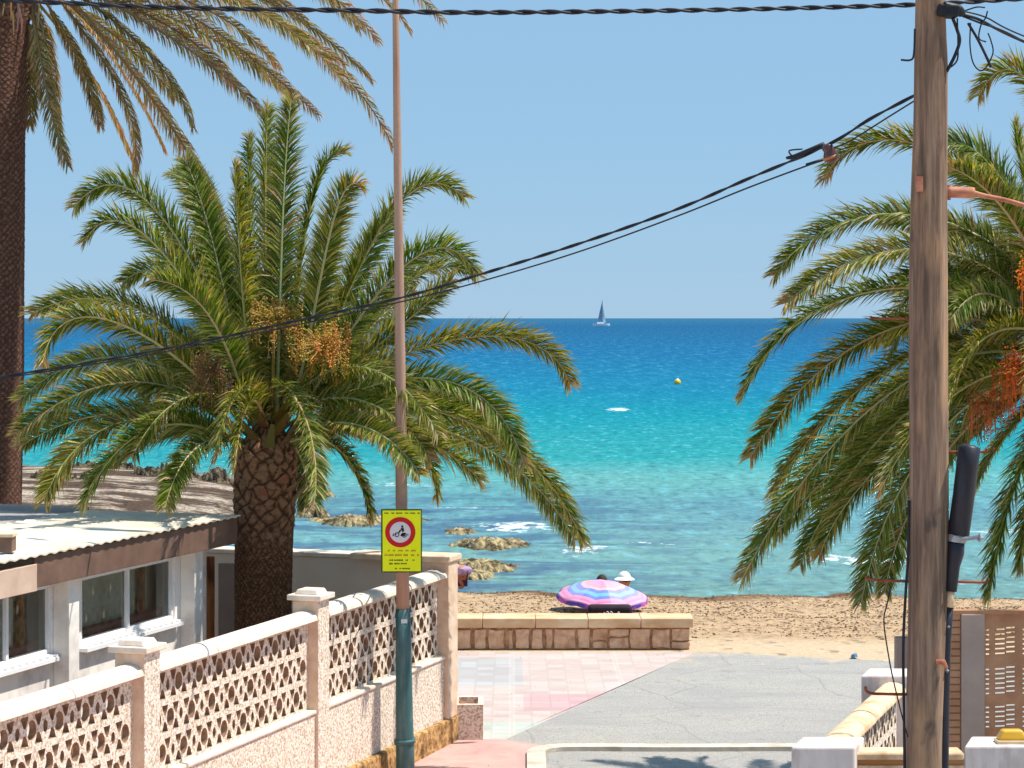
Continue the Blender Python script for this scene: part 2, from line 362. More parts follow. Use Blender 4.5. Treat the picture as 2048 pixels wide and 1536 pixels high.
# sea: deep blue far out, turquoise over sand, weed-dark and foamy near the reef
m, t, b = new_mat('sea_water'); tc = N(t, 'ShaderNodeTexCoord')
sx = N(t, 'ShaderNodeSeparateXYZ'); t.links.new(tc.outputs['Object'], sx.inputs[0])
mp = N(t, 'ShaderNodeMapping'); mp.inputs['Scale'].default_value = (.02, .014, 1); t.links.new(tc.outputs['Object'], mp.inputs[0])
w1 = noise_n(t, mp.outputs[0], 1, 4, .6)
yn = math_n(t, 'MAXIMUM', sx.outputs[1], 20)
fac = math_n(t, 'DIVIDE', 39.7, yn)
fac = math_n(t, 'MULTIPLY', fac, math_n(t, 'MULTIPLY_ADD', w1, .5, .75))
deep = ramp(t, fac, [(0, lin(50,104,140)), (.03, lin(8,86,134)), (.12, lin(0,102,150)), (.24, lin(0,122,158)), (.36, lin(0,142,158)),
                     (.50, lin(40,154,158)), (.58, lin(118,166,162)), (.70, lin(120,150,158)), (.86, lin(142,164,160)), (1.0, lin(136,150,142))])
deep = mix(t, 1.0, deep, (.48, .75, .74, 1), 'MULTIPLY')
# broad waves (far) and ripples (near)
def wn(sc, sy, detail=3):
    mpp = N(t, 'ShaderNodeMapping'); mpp.inputs['Scale'].default_value = (sc, sc*sy, 1)
    t.links.new(tc.outputs['Object'], mpp.inputs[0]); return noise_n(t, mpp.outputs[0], 1, detail, .65)
far1 = wn(.8, .16, 8); mid = wn(2.4, .35, 7); near = wn(3.4, .9, 8)
isnear = ramp(t, fac, [(.12, (0,0,0)), (.45, (1,1,1))])
wav = mix(t, isnear, mix(t, .5, far1, mid), mix(t, .5, mid, near))
cc = mix(t, ramp(t, wav, [(.36, (1,1,1)), (.5, (0,0,0))]), deep, mix(t, .6, deep, lin(0,52,92)))
cc = mix(t, ramp(t, wav, [(.53, (0,0,0)), (.70, (.8,.8,.8))]), cc, lin(110,186,206))  # wave contrast and pale glints painted into the water colour
# dark weed and reef under the shallow water, left of the swimming gap
shal = ramp(t, fac, [(.60, (0,0,0)), (.70, (1,1,1)), (.98, (1,1,1)), (1.0, (.5,.5,.5))])
lft = ramp(t, math_n(t, 'MULTIPLY_ADD', sx.outputs[0], .05, .5), [(.50, (1,1,1)), (.78, (.25,.25,.25))])
pat = ramp(t, wn(.35, 2.2, 7), [(.44, (0,0,0)), (.56, (1,1,1))])
wm = mix(t, 1.0, mix(t, 1.0, shal, lft, 'MULTIPLY'), pat, 'MULTIPLY')
cc = mix(t, mix(t, 1.0, wm, (.75,.75,.75,1), 'MULTIPLY'), cc, lin(50,76,110))
# foam: scattered small crests plus breaking lines near the shore
fo = ramp(t, wn(1.1, .5, 6), [(.74, (0,0,0)), (.77, (1,1,1))])
def crest(y0, w, x0, x1, thr):
    d = math_n(t, 'ABSOLUTE', math_n(t, 'SUBTRACT', math_n(t, 'ADD', sx.outputs[1], math_n(t, 'MULTIPLY', math_n(t, 'SUBTRACT', wn(.35, .3, 3), .5), 3)), y0))
    xe = math_n(t, 'DIVIDE', math_n(t, 'ABSOLUTE', math_n(t, 'SUBTRACT', sx.outputs[0], (x0+x1)/2)), (x1-x0)/2)
    e = math_n(t, 'ADD', math_n(t, 'POWER', math_n(t, 'DIVIDE', d, w), 2), math_n(t, 'POWER', xe, 2))
    g = math_n(t, 'SUBTRACT', math_n(t, 'SUBTRACT', wn(3.4, 1.0, 9), thr-.085), math_n(t, 'MULTIPLY', e, .16))
    cl = N(t, 'ShaderNodeClamp'); t.links.new(math_n(t, 'MULTIPLY', g, 7), cl.inputs[0]); return cl.outputs[0]
for cr_ in ((52.4, 1.0, -.9, 1.1, .50), (46.7, .6, .9, 2.2, .52), (45.8, .7, 6.2, 8.4, .50), (51.8, 1.3, 9.5, 17, .50), (58, .8, -3, 0.4, .57),
            (46.8, .4, -5.5, -2.6, .50), (48.6, .4, 2.0, 4.2, .62), (120, 1.9, 5.1, 6.5, .44), (41.6, .25, 3.5, 20, .60), (66, .9, -5, -1, .58), (47.5, .5, 8, 16, .58)):
    fo = math_n(t, 'MAXIMUM', fo, crest(*cr_))
cc = mix(t, fo, cc, lin(236,240,242))
df = N(t, 'ShaderNodeBsdfDiffuse'); gl = N(t, 'ShaderNodeBsdfGlossy'); gl.inputs['Roughness'].default_value = .16
gl.inputs[0].default_value = (.75,.9,1,1)
bp = N(t, 'ShaderNodeBump'); bp.inputs['Strength'].default_value = 1; bp.inputs['Distance'].default_value = .35
t.links.new(wav, bp.inputs['Height']); t.links.new(bp.outputs[0], gl.inputs['Normal'])
t.links.new(cc, df.inputs[0]); ms = N(t, 'ShaderNodeMixShader'); ms.inputs[0].default_value = .10
t.links.new(df.outputs[0], ms.inputs[1]); t.links.new(gl.outputs[0], ms.inputs[2])
t.links.new(ms.outputs[0], t.nodes['Material Output'].inputs[0]); M['sea'] = m
# striped parasol cloth: rings of colour by distance from the crown
m, t, b = new_mat('striped_parasol_cloth'); tc = N(t, 'ShaderNodeTexCoord')
vl = N(t, 'ShaderNodeVectorMath', operation='LENGTH')
mp = N(t, 'ShaderNodeMapping'); mp.inputs['Scale'].default_value = (1, 1, 0); t.links.new(tc.outputs['Object'], mp.inputs[0]); nz = mix(t, .10, mp.outputs[0], N(t, 'ShaderNodeTexNoise').outputs['Color']); t.links.new(mp.outputs[0], vl.inputs[0])
c = ramp(t, vl.outputs['Value'], [(0, lin(226,110,150)), (.12, lin(170,120,200)), (.19, lin(232,130,140)), (.28, lin(236,160,170)), (.34, lin(10,100,196)), (.42, lin(60,160,226)),
                         (.50, lin(6,96,190)), (.56, lin(236,120,160)), (.61, lin(226,80,150)), (.65, lin(236,140,170)), (.69, lin(90,60,170))], 'CONSTANT')
gr = N(t, 'ShaderNodeTexGradient', gradient_type='RADIAL'); t.links.new(tc.outputs['Object'], gr.inputs[0])
pn = math_n(t, 'FLOOR', math_n(t, 'MULTIPLY', gr.outputs['Fac'], 8)); wh = N(t, 'ShaderNodeTexWhiteNoise', noise_dimensions='1D'); t.links.new(pn, wh.inputs['W'])
c = mix(t, math_n(t, 'MULTIPLY', wh.outputs['Value'], .3), c, lin(236,206,226))
c = mix(t, math_n(t, 'MULTIPLY', noise_n(t, mp.outputs[0], 9, 3, .5), .22), c, lin(240,220,230))
t.links.new(c, b.inputs['Base Color']); b.inputs['Roughness'].default_value = .8; M['parasol'] = m

# ---------------------------------------------------------------- terrain and water
def shore(x):                   # distance from the camera of the water's edge
    return 39.6+(.9 if x > 0 else 0)*0 - .12*max(0, x-3)*0 + 1.4/(1+math.exp((x+.3)*1.2)) + .25*math.sin(x*1.3)+.15*math.sin(x*3.1+1)
def land(x, y):
    if y < 26.7: z = .99
    else:
        s = shore(x); t = (y-26.7)/(s-26.7)
        z = .99*(1-t) if t < 1 else max(-1.2, -.35*(y-s)**.8*.3)
        z += .05*mnoise.noise(Vector((x*.9, y*.7, 0)))*min(1, (y-26.7)) + .02*mnoise.noise(Vector((x*4, y*3, 5)))*min(1, (y-26.7))
    # low rocky point on the left
    cx, cy = -16.2, 61
    d = math.hypot((x-cx)/10.2, (y-cy)/11.5)+.10*mnoise.noise(Vector((x*.35, y*.25, 2)))
    if d < 1.3: z = max(z, .55*(1-d**3)+.07*mnoise.noise(Vector((x*1.1, y*.5, 9))))
    return z
mb = MB(); xs = [-300, -120, -60, -40]+[-30+.3*i for i in range(201)]+[40, 60, 120, 300]
ys = [-200, -80, -20, 0, 10, 15, 20, 24, 26, 26.69]+[26.9+.28*i for i in range(60)]+[44+.45*i for i in range(72)]+[80, 100]
for y in ys:
    for x in xs: mb.v.append((x, y, land(x, y)))
nx = len(xs)
for j in range(len(ys)-1):
    for i in range(nx-1): mb.f.append((j*nx+i, j*nx+i+1, (j+1)*nx+i+1, (j+1)*nx+i))
tag(mb.build('beach', M['sand'], smooth=True), kind='structure')
mb = MB(); ys = []; y = 30.0
while y < 160: ys.append(y); y += .25+.004*(y-30)
while y < 40000: ys.append(y); y *= 1.06
xs = [-1, -.5]+[-.3+.006*i for i in range(101)]+[.5, 1]
for y in ys:
    for k in xs:
        x = k*y*1.6
        a = 1/(1+max(0, y-60)/60)
        z = .05*a*math.sin(y*1.9+.8*math.sin(x*.25)+2*mnoise.noise(Vector((x*.12, y*.1, 0))))*min(1, max(0, (y-41)/4)) if y < 900 else 0
        z += .10*a*max(0, mnoise.noise(Vector((x*.18, y*.22, 3))))*min(1, max(0, (y-41)/4))
        mb.v.append((x, y, z))
nx = len(xs)
for j in range(len(ys)-1):
    for i in range(nx-1): mb.f.append((j*nx+i, j*nx+i+1, (j+1)*nx+i+1, (j+1)*nx+i))
tag(mb.build('sea', M['sea'], smooth=True), kind='structure')
def sheet(name, pts, m, z):
    me = bpy.data.meshes.new(name); me.from_pydata([(p[0], p[1], z) for p in pts], [], [tuple(range(len(pts)))])
    if me.polygons[0].normal.z < 0: me.flip_normals()
    return tag(link(name, me, m), kind='structure')
tl = G(1010, 1480); tr_ = G(1395, 1303)
sheet('promenade_paving', [(-6, 20.9), (G(1000,1486).x, 20.9), tl, tr_, (tr_.x+.02, 26.35), (-6, 26.35)], M['tiles'], 1.0)
A = [tl, tr_, G(1780, 1323), (9, 25.6), (9, 20.55), (.15, 20.55)]
sheet('asphalt_forecourt', [(p[0], p[1]) for p in A], M['asphalt'], 1.004)
sheet('street', [(.12, 2), (9, 2), (9, 20.42), (.3, 20.42)], M['asphalt'], .994)
sheet('sidewalk', [(-4.5, 2), (.0, 2), (.16, 19.9), (.20, 20.25), (.34, 20.52), (-.10, 20.86), (-3.0, 20.88)], M['pink'], 1.008)
# kerb with a rounded corner
kc = [Vector((x_, 20.42+.012*math.sin(x_*3), 1)) for x_ in (9, 7, 5, 4, 3, 2.4, 1.8, 1.3, .9, .62)]+[Vector((.52-.30*math.sin(R(a_)), 20.12+.30*math.cos(R(a_)), 1)) for a_ in range(5, 91, 9)]+[Vector((.21, 18, 1)), Vector((.15, 10, 1))]; mb = MB()
for i in range(len(kc)-1):
    a, b_ = kc[i], kc[i+1]
    def nrm(i):
        t_ = (kc[min(i+1, len(kc)-1)]-kc[max(i-1, 0)]).normalized(); return Vector((-t_.y, t_.x, 0))*.085
    n1, n2 = nrm(i), nrm(i+1); up = Vector((0, 0, .035))
    mb.quad(a-n1+up, b_-n2+up, b_+n2+up, a+n1+up)
    mb.quad(a+n1-up, a+n1+up, b_+n2+up, b_+n2-up); mb.quad(a-n1+up, a-n1-up, b_-n2-up, b_-n2+up)
tag(mb.build('kerb', M['concrete']), kind='structure')

# ---------------------------------------------------------------- the long lattice fence on the left
AZ = math.atan2(2500-1024, F); DIR = Vector((math.sin(AZ), math.cos(AZ), 0)); OUT = Vector((math.cos(AZ), -math.sin(AZ), 0)); UP = Vector((0, 0, 1))
def circ(cx, cy, rx, ry, n=14): return [(cx+rx*math.cos(2*math.pi*i/n), cy+ry*math.sin(2*math.pi*i/n)) for i in range(n)]
def lattice_holes(L, rows, pw, ph, y0=0):
    H = []
    for r_ in range(rows):
        cy = y0+(r_+.5)*ph; off = (.62*pw*(rows-1-r_)) % pw
        n = int(L/pw)+3
        for i in range(-1, n):
            cx = off+i*pw+.12
            sets = [circ(cx, cy, .060*pw/.35, .064), circ(cx+pw/2, cy, .028*pw/.35, .042, 10)]
            for sx_ in (-1, 1):
                q = pw*.25*sx_
                # wedge openings above and below
                sets.append([(cx+q-.050*pw/.35, cy+.094), (cx+q+.050*pw/.35, cy+.094), (cx+q+.030, cy+.05), (cx+q+.014, cy+.020), (cx+q-.008, cy+.020), (cx+q-.026, cy+.05)])
                sets.append([(cx+q-.050*pw/.35, cy-.094), (cx+q-.026, cy-.05), (cx+q-.012, cy-.024), (cx+q+.010, cy-.024), (cx+q+.030, cy-.05), (cx+q+.050*pw/.35, cy-.094)])
            for h in sets:
                if min(a for a, _ in h) > .02 and max(a for a, _ in h) < L-.02: H.append(h)
    return H
def coping(mb, a, b_, r, z, seg=.95):    # half round rail laid in lengths, z = top
    L = (b_-a).length; d = (b_-a).normalized(); side = Vector((d.y, -d.x, 0)); n = max(1, round(L/seg))
    for i in range(n):
        p0 = a+d*(L*i/n+.004); p1 = a+d*(L*(i+1)/n-.004)
        dz = random.uniform(-.006, .006); rr = r*random.uniform(.97, 1.03)
        prof = [(-rr, -.075)]+[(-rr*math.cos(math.pi*k/10), .62*rr*math.sin(math.pi*k/10)-.62*r) for k in range(11)]+[(rr, -.075-.0)]
        prof = [(q, w if w > -.3 else w) for q, w in prof]
        ring0 = [p0+side*q+UP*(z+dz+w) for q, w in prof]; ring1 = [p1+side*q+UP*(z+dz+w) for q, w in prof]
        mb.prism(ring0, ring1)
f0 = P(880, 1138, 212); f0.z = 1.0                 # foot line of the fence at its far pillar
def fp(x, off=0.0):                                # point of the fence line that shows at photo column x
    k = (x-1024)/F; t_ = (k*f0.y-f0.x)/(DIR.x-k*DIR.y)
    return f0+DIR*t_+OUT*off
ZT = 2.64                                          # top of the coping
fence = thing('lattice_fence', f0, 'long pinkish speckled boundary fence with cream pierced blocks and rounded coping beside the lamp post', 'fence')
pil = [(-240, 0), (285, 0), (632, 0)]
hw = .115
cent = [fp(-240), fp(275), fp(622), f0]
mb = MB(); a = cent[0]-DIR*.2; L = (f0-a).length
mb.box(a+OUT*.085, DIR*L, -OUT*.17, UP*.80); bevel(mb.build('plinth_wall', M['stucco'], fence), .01)
mb = MB(); mb.box(a+OUT*.10+UP*.8, DIR*L, -OUT*.2, UP*.035); bevel(mb.build('plinth_ledge', M['coping'], fence), .012)
mb = MB(); mb.box(a+OUT*.14-UP*.02, DIR*(L+.14), -OUT*.28, UP*.26); o = mb.build('stone_skirting', M['base_stone'], fence); bevel(o, .02)
for i in range(3):
    p0 = cent[i]+DIR*hw; p1 = cent[i+1]-DIR*hw; L = (p1-p0).length
    z0 = 1.835; z1 = ZT-.10
    ph = (z1-z0)/3
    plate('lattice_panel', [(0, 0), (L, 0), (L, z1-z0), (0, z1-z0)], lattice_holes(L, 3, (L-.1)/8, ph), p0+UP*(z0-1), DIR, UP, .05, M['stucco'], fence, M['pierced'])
    mb = MB(); coping(mb, Vector((p0.x, p0.y, 0)), Vector((p1.x, p1.y, 0)), .115, ZT); mb.build('coping_rail', M['coping'], fence)
def cap(parent, c, z, w, m):
    mb = MB(); q = lambda s, zz: [c-DIR*s-OUT*s+UP*zz, c-DIR*s+OUT*s+UP*zz, c+DIR*s+OUT*s+UP*zz, c+DIR*s-OUT*s+UP*zz]
    zb = z-c.z
    mb.prism(q(w+.035, zb), q(w+.035, zb+.045)); mb.prism(q(w-.01, zb+.045), q(w-.03, zb+.085))
    return bevel(mb.build('pillar_cap', m, parent), .008)
for c in cent[:3]:
    mb = MB(); mb.box(c-DIR*hw-OUT*hw+UP*.24, DIR*2*hw, OUT*2*hw, UP*(1.475)); p = bevel(mb.build('pillar', M['pillar'], fence), .01)
    cap(p, c, 2.715, hw, M['coping'])
    p.data.materials.append(M['stucco'])
    for f_ in p.data.polygons:
        if abs(f_.normal.dot(OUT)) > .9: f_.material_index = 1
mb = MB(); mb.box(f0-DIR*.12-OUT*.17+UP*.24, DIR*.26, OUT*.30, UP*1.47); mb.box(f0-DIR*.17-OUT*.85+UP*1.71, DIR*.36, OUT*1.0, UP*.06)
bevel(mb.build('end_pillar', M['pillar'], fence), .01)
# yard wall running left from the end of the fence
yw = thing('yard_wall', f0-OUT*.6, 'plain shaded tan yard wall behind the leafy palm trunk', 'wall')
mb = MB(); mb.box(f0-OUT*.17+DIR*.02, -OUT*5.2, DIR*.18, UP*1.70); bevel(mb.build('wall_face', M['yard_wall'], yw), .01)
mb = MB(); mb.box(f0-OUT*.86+DIR*.0+UP*1.702, -OUT*4.5, DIR*.24, UP*.045); bevel(mb.build('wall_coping', M['coping'], yw), .01)
# small stucco planter at the foot of the fence end
pc = G(905, 1481); pl = thing('planter_box', pc, 'low square stucco planter with brown soil at the far end of the fence', 'planter')
mb = MB(); W = .29; h = .34
for (a_, b_, c_, d_) in ((0,0,W,.05),(0,.42,W,.05),(0,.05,.05,.37),(W-.05,.05,.05,.37)):
    mb.box(pc+Vector((a_, b_, 0)), (c_, 0, 0), (0, d_, 0), (0, 0, h))
mb.build('box_wall', M['stucco'], pl)
mb = MB(); mb.box(pc+Vector((.05,.05,.1)), (W-.1,0,0), (0,.37,0), (0,0,.16)); mb.build('soil', M['soil'], pl)

ya = fp(-240); sheet('yard_ground', [(ya.x, ya.y-3), (f0.x-.1, f0.y+.1), (f0.x-4, f0.y+1.4), (-9, 21), (-9, 8)], M['yard'], 1.012)
# ---------------------------------------------------------------- house with the ribbon windows
h0 = P(475, 1030, 226)
def H(u, v, z): return Vector((h0.x, h0.y, 0))-DIR*u-OUT*v+UP*z
house = thing('flat_roofed_house', H(3, 2, 1), 'low white house with cream corrugated roof, brown fascia and sliding windows behind the fence', 'house')
RZ = h0.z; WV = .24; UL = 9.0
# roof: corrugated sheet, ridges run away from the street
mb = MB(); nu = 560; rows = []
for j, v_ in enumerate((0, 1.55)):
    for i in range(nu+1):
        u = UL*i/nu; mb.v.append(H(u, v_-.03, RZ+.006*math.sin(u*2*math.pi/.14)))
for i in range(nu): mb.f.append((i, i+1, nu+2+i, nu+1+i))
n = len(mb.v)
for j, v_ in enumerate((0, 1.55)):
    for i in range(nu+1):
        u = UL*i/nu; mb.v.append(H(u, v_-.03, RZ-.012+.006*math.sin(u*2*math.pi/.14)))
for i in range(nu):
    mb.f.append((n+nu+1+i, n+nu+2+i, n+i+1, n+i)); mb.f.append((i, n+i, n+i+1, i+1))
mb.build('corrugated_roof', M['roof'], house)
mb = MB(); mb.box(H(0, 1.5, RZ-.07), -DIR*UL, -OUT*5, UP*.05); mb.box(H(-.04, 1.5, RZ-.12), -DIR*.08, -OUT*5, UP*.15); bevel(mb.build('back_roof', M['roof_grey'], house), .01)
mb = MB(); mb.box(H(0, 0, RZ-.25), -DIR*3.42, -OUT*.03, UP*.228); mb.box(H(0, .031, RZ-.25), -DIR*.03, -OUT*6, UP*.178); bevel(mb.build('fascia', M['fascia'], house), .004)
mb = MB(); mb.box(H(3.425, -.02, RZ-.27), -DIR*5, -OUT*.05, UP*.20); bevel(mb.build('fascia', M['fascia_tan'], house), .004)
house.children[-1]['label'] = 'lighter tan length of fascia at the near end'
mb = MB(); mb.box(H(.05, .032, RZ-.24), -DIR*(UL-.1), -OUT*.5, UP*.02); mb.build('soffit', M['white'], house)
# wall: sill height strip, head strip, piers
def hu(x, v=WV):                # position along the wall that shows at photo column x
    k = (x-1024)/F; o = Vector((h0.x, h0.y, 0))-OUT*v
    return -(k*o.y-o.x)/(DIR.x-k*DIR.y)
ZS, ZH = 2.42, 2.96
wins = [(hu(350), hu(163)), (hu(105), hu(-75)), (hu(-100), hu(-300))]
u_end = hu(412)
mb = MB(); T = .12
mb.box(H(u_end, WV, 1), -DIR*(UL-u_end), -OUT*T, UP*(ZS-1)); mb.box(H(u_end, WV, ZH), -DIR*(UL-u_end), -OUT*T, UP*(RZ-.24-ZH))
edges = [u_end]+[e for w in wins for e in w]+[UL]
for i in range(0, len(edges), 2):
    mb.box(H(edges[i], WV, ZS), -DIR*(edges[i+1]-edges[i]), -OUT*T, UP*(ZH-ZS))
mb.box(H(u_end, WV+T, 1), -DIR*.12, -OUT*4, UP*(RZ-.25-1))
mb.box(H(u_end+.12, 3.2, 1), -DIR*(UL-.2), -OUT*.1, UP*(RZ-.25-1))
mi = MB(); mi.box(H(u_end+.121, WV+.26, 1.3), -DIR*(UL-.3), -OUT*.03, UP*(RZ-.3-1.3)); mi.build('curtain', M['curtain'], house)
mi = MB(); mi.box(H(u_end+.121, WV+.14, 2.2), -DIR*(UL-.3), -OUT*.10, UP*.30); bevel(mi.build('bench', M['cushion'], house), .03)
for uu in (hu(330), hu(92), hu(190)):
    mi = MB(); mi.box(H(uu, WV+.19, 1.4), -DIR*.05, -OUT*.04, UP*(RZ-.3-1.4)); mi.build('inner_post', M['orange_wood'], house)
mb.build('wall', M['white'], house)
mb = MB(); mb.box(H(u_end+.12, WV+T, 1.3), -DIR*(UL-.2), -OUT*2.6, UP*.03); mb.build('floor', M['cream_plastic'], house)
for a_, b_ in wins:
    w = MB(); e = .035
    w.box(H(a_, WV+.02, ZS), -DIR*(b_-a_), -OUT*.05, UP*e); w.box(H(a_, WV+.02, ZH-e), -DIR*(b_-a_), -OUT*.05, UP*e)
    for u in (a_, (a_+b_)/2-e/2, b_-e): w.box(H(u, WV+.015, ZS+e), -DIR*e, -OUT*.05, UP*(ZH-ZS-2*e))
    wo = w.build('window', M['white_paint'], house)
    g = MB(); g.quad(H(a_+e, WV+.045, ZS+e), H(a_+e, WV+.045, ZH-e), H(b_-e, WV+.045, ZH-e), H(b_-e, WV+.045, ZS+e)); g.build('pane', M['glass'], wo)
    s_ = MB(); s_.box(H(a_-.03, WV-.07, ZS-.05), -DIR*(b_-a_+.06), -OUT*.12, UP*.03)
    k = 0; u = a_
    while u < b_-.06:            # drip teeth under the sliding rail
        s_.box(H(u, WV-.06, ZS-.02), -DIR*.05, -OUT*.06, UP*.018); u += .10
    s_.build('sill', M['white_paint'], wo)
for x0 in (386, 139):
    u0 = hu(x0+20, WV-.14); p = MB(); p.box(H(u0, WV-.14, 1.75 if x0 < 200 else 1.0), -DIR*.16, -OUT*.139, UP*(RZ-.25-(1.75 if x0 < 200 else 1.0)))
    bevel(p.build('post', M['white'], house), .006)
    if x0 < 200:
        p = MB(); p.box(H(u0+.01, WV-.13, 1.0), -DIR*.14, -OUT*.128, UP*.75); o = p.build('post', M['rust_wood'], house); o['label'] = 'rusty brown lower post'
# gate leaf between house and palm
gp = P(432, 1250, 215); gd = thing('garden_gate_leaf', Vector((gp.x, gp.y, 1)), 'plain pale grey gate leaf standing between the house end and the palm trunk', 'gate')
mb = MB(); mb.box(Vector((gp.x+.02, gp.y, 1)), (.30, -.02, 0), (0, .04, 0), (0, 0, 1.72)); bevel(mb.build('gate_panel', M['gate_grey'], gd), .005)
mb = MB(); mb.box(Vector((gp.x-.09, gp.y, 1)), (.07, 0, 0), (0, .07, 0), (0, 0, 1.78)); bevel(mb.build('gate_post', M['rust_wood'], gd), .005)
# small brick stub on the roof
rv = P(-6, 1112, 272); rv.z = RZ+.02; v_ = thing('roof_vent', rv, 'small reddish brown vent block with white cap on the near end of the cream roof', 'vent')
mb = MB(); mb.box(rv, (.11, 0, 0), (0, .14, 0), (0, 0, .11)); bevel(mb.build('vent_body', M['fascia'], v_), .004)
mb = MB(); mb.box(rv+Vector((-.012, -.012, .111)), (.134, 0, 0), (0, .164, 0), (0, 0, .025)); bevel(mb.build('vent_cap', M['pillar'], v_), .004)

# ---------------------------------------------------------------- lamp post and its sign
SL = 231
def lp(x, y): return P(x, y, SL)
pole = thing('lamp_post', Vector((lp(811, 1560).x, lp(811, 1560).y, 1.0)), 'slender leaning metal street post, faded tan above and green below, carrying the yellow sign', 'lamp post')
def seg(pts, m, nm):
    mb = MB(); mb.tube([lp(x, y) for x, y, w in pts], [w/2/SL for x, y, w in pts], 20); return mb.build(nm, m, pole, True)
seg([(788,-420,9), (790,-100,12), (793,150,14.5), (797,450,18), (800,700,21), (803,1000,24), (806,1219,27)], M['lamp_tan'], 'upper_tube')
seg([(806,1218,30), (807,1300,32), (809,1440,35), (810,1490,36.5), (811,1562,38)], M['lamp_green'], 'lower_tube')
seg([(809.5,1478,43), (809.8,1486,43), (810,1487,38)], M['lamp_green'], 'collar')
c0 = lp(806, 1240); mb = MB(); mb.box(c0+Vector((-.012, -.072, -.02)), (.05, .012, 0), (0, .004, 0), (0, 0, .035)); mb.build('sticker', M['sign_white'], pole)
mb = MB(); p0 = lp(788, -420); mb.tube([p0, p0+Vector((.3,-.2,.25)), p0+Vector((1.0,-.6,.35))], .02, 8); mb.build('lamp_arm', M['lamp_tan'], pole)
mb = MB(); mb.tube([p0+Vector((1.0,-.6,.35)), p0+Vector((1.15,-.7,.36)), p0+Vector((1.6,-.95,.38))], [.05,.1,.05], 12); mb.build('lamp_head', M['steel'], pole)
# sign: plate facing the street
sg = P(762, 1145, 236); SW, SH = 82/236., 127/236.
sign = thing('warning_sign', sg+Vector((SW/2, 0, 0)), 'bright yellow rectangular notice with red ringed rider symbol fixed to the lamp post', 'sign')
sy = sg.y
def sb(x0, y0, x1, y1, m, nm, d=.003, base=0.0):   # a rectangle on the sign, in fractions of its width/height
    mb = MB(); mb.box(sg+Vector((x0*SW, -base-d, y0*SH)), ((x1-x0)*SW, 0, 0), (0, d, 0), (0, 0, (y1-y0)*SH)); return mb
mb = MB(); mb.box(sg, (SW, 0, 0), (0, .012, 0), (0, 0, SH)); bevel(mb.build('backing_plate', M['sign_edge'], sign), .003)
sb(.04, .02, .97, .975, None, '').build('yellow_face', M['sign_yellow'], sign)
cx, cy = .47, .635
def disc(cx, cy, r, m, nm, base, par=sign, n=36):
    c = sg+Vector((cx*SW, -base, cy*SH)); mb = MB()
    mb.prism([c+Vector((r*math.cos(2*math.pi*i/n), 0, r*math.sin(2*math.pi*i/n))) for i in range(n)],
             [c+Vector((r*math.cos(2*math.pi*i/n), -.002, r*math.sin(2*math.pi*i/n))) for i in range(n)])
    return mb.build(nm, m, par)
disc(cx, cy, .37*SW, M['sign_red'], 'red_ring', .003)
disc(cx, cy, .255*SW, M['sign_white'], 'white_disc', .0052)
mb = MB(); c = sg+Vector((cx*SW, -.0085, cy*SH))
def q(*pts): mb.prism([c+Vector((a*SW, 0, b_*SW)) for a, b_ in pts], [c+Vector((a*SW, .001, b_*SW)) for a, b_ in pts])
def ring(x, z, r, w, n=14):
    for i in range(n):
        a0, a1 = 2*math.pi*i/n, 2*math.pi*(i+1)/n
        q((x+(r-w)*math.cos(a0), z+(r-w)*math.sin(a0)), (x+r*math.cos(a0), z+r*math.sin(a0)), (x+r*math.cos(a1), z+r*math.sin(a1)), (x+(r-w)*math.cos(a1), z+(r-w)*math.sin(a1)))
ring(-.08, -.06, .06, .022); ring(.10, -.07, .06, .022)
q((.02, .16), (.07, .17), (.08, .12), (.03, .11)); q((.01, .10), (.08, .11), (.10, .03), (.05, .0)); q((-.06, -.03), (-.02, .05), (.03, .08), (.02, .03), (-.02,-.02))
q((.0, -.08), (.05, -.01), (.13, -.03), (.12, -.09), (.04, -.1)); q((-.19,-.09), (-.17,-.03), (-.15,-.04), (-.16,-.1)); q((.17,-.08), (.18,-.03), (.21,-.07)); q((-.13,-.05), (-.09,-.03), (-.09,-.07))
mb.build('rider_symbol', M['sign_black'], sign)
def dashes(yf, h, spans, m, nm, seed):
    rnd = random.Random(seed)
    for x0, x1 in spans:
        x = x0; mb = MB()
        while x < x1-.005:
            w = rnd.uniform(.012, .026); hh = h*rnd.uniform(.7, 1)
            a = sg+Vector((x*SW, -.0045, (yf-hh/2)*SH)); mb.box(a, (w*SW, 0, 0), (0, .001, 0), (0, 0, hh*SH)); x += w+.008
        mb.build('word', m, sign)
dashes(.935, .022, [(.08,.19),(.25,.33),(.37,.52),(.58,.66),(.70,.84),(.89,.94)], M['sign_black'], 'lettering', 1)
dashes(.345, .028, [(.17,.22),(.29,.35),(.42,.53),(.60,.68),(.73,.84)], M['sign_orange'], 'lettering', 2)
dashes(.275, .034, [(.09,.15),(.18,.30),(.34,.50),(.55,.66),(.73,.80),(.88,.92)], M['sign_orange'], 'lettering', 3)
dashes(.195, .025, [(.2,.28),(.32,.54),(.60,.64),(.77,.81)], M['sign_black'], 'lettering', 4)
dashes(.140, .025, [(.2,.28),(.32,.44),(.48,.62)], M['sign_black'], 'lettering', 5)
dashes(.062, .022, [(.34,.40),(.45,.48),(.52,.70)], M['sign_black'], 'lettering', 6)
mb = MB()
for y_ in (1040, 1125):
    p_ = lp(805, y_); mb.tube([Vector((p_.x-.07, sy+.013, p_.z)), Vector((p_.x-.07, p_.y, p_.z)), Vector((p_.x, p_.y+.07, p_.z)), Vector((p_.x+.07, p_.y, p_.z)), Vector((p_.x+.07, sy+.013, p_.z))], .006, 6)
mb.build('clamp', M['steel'], sign)

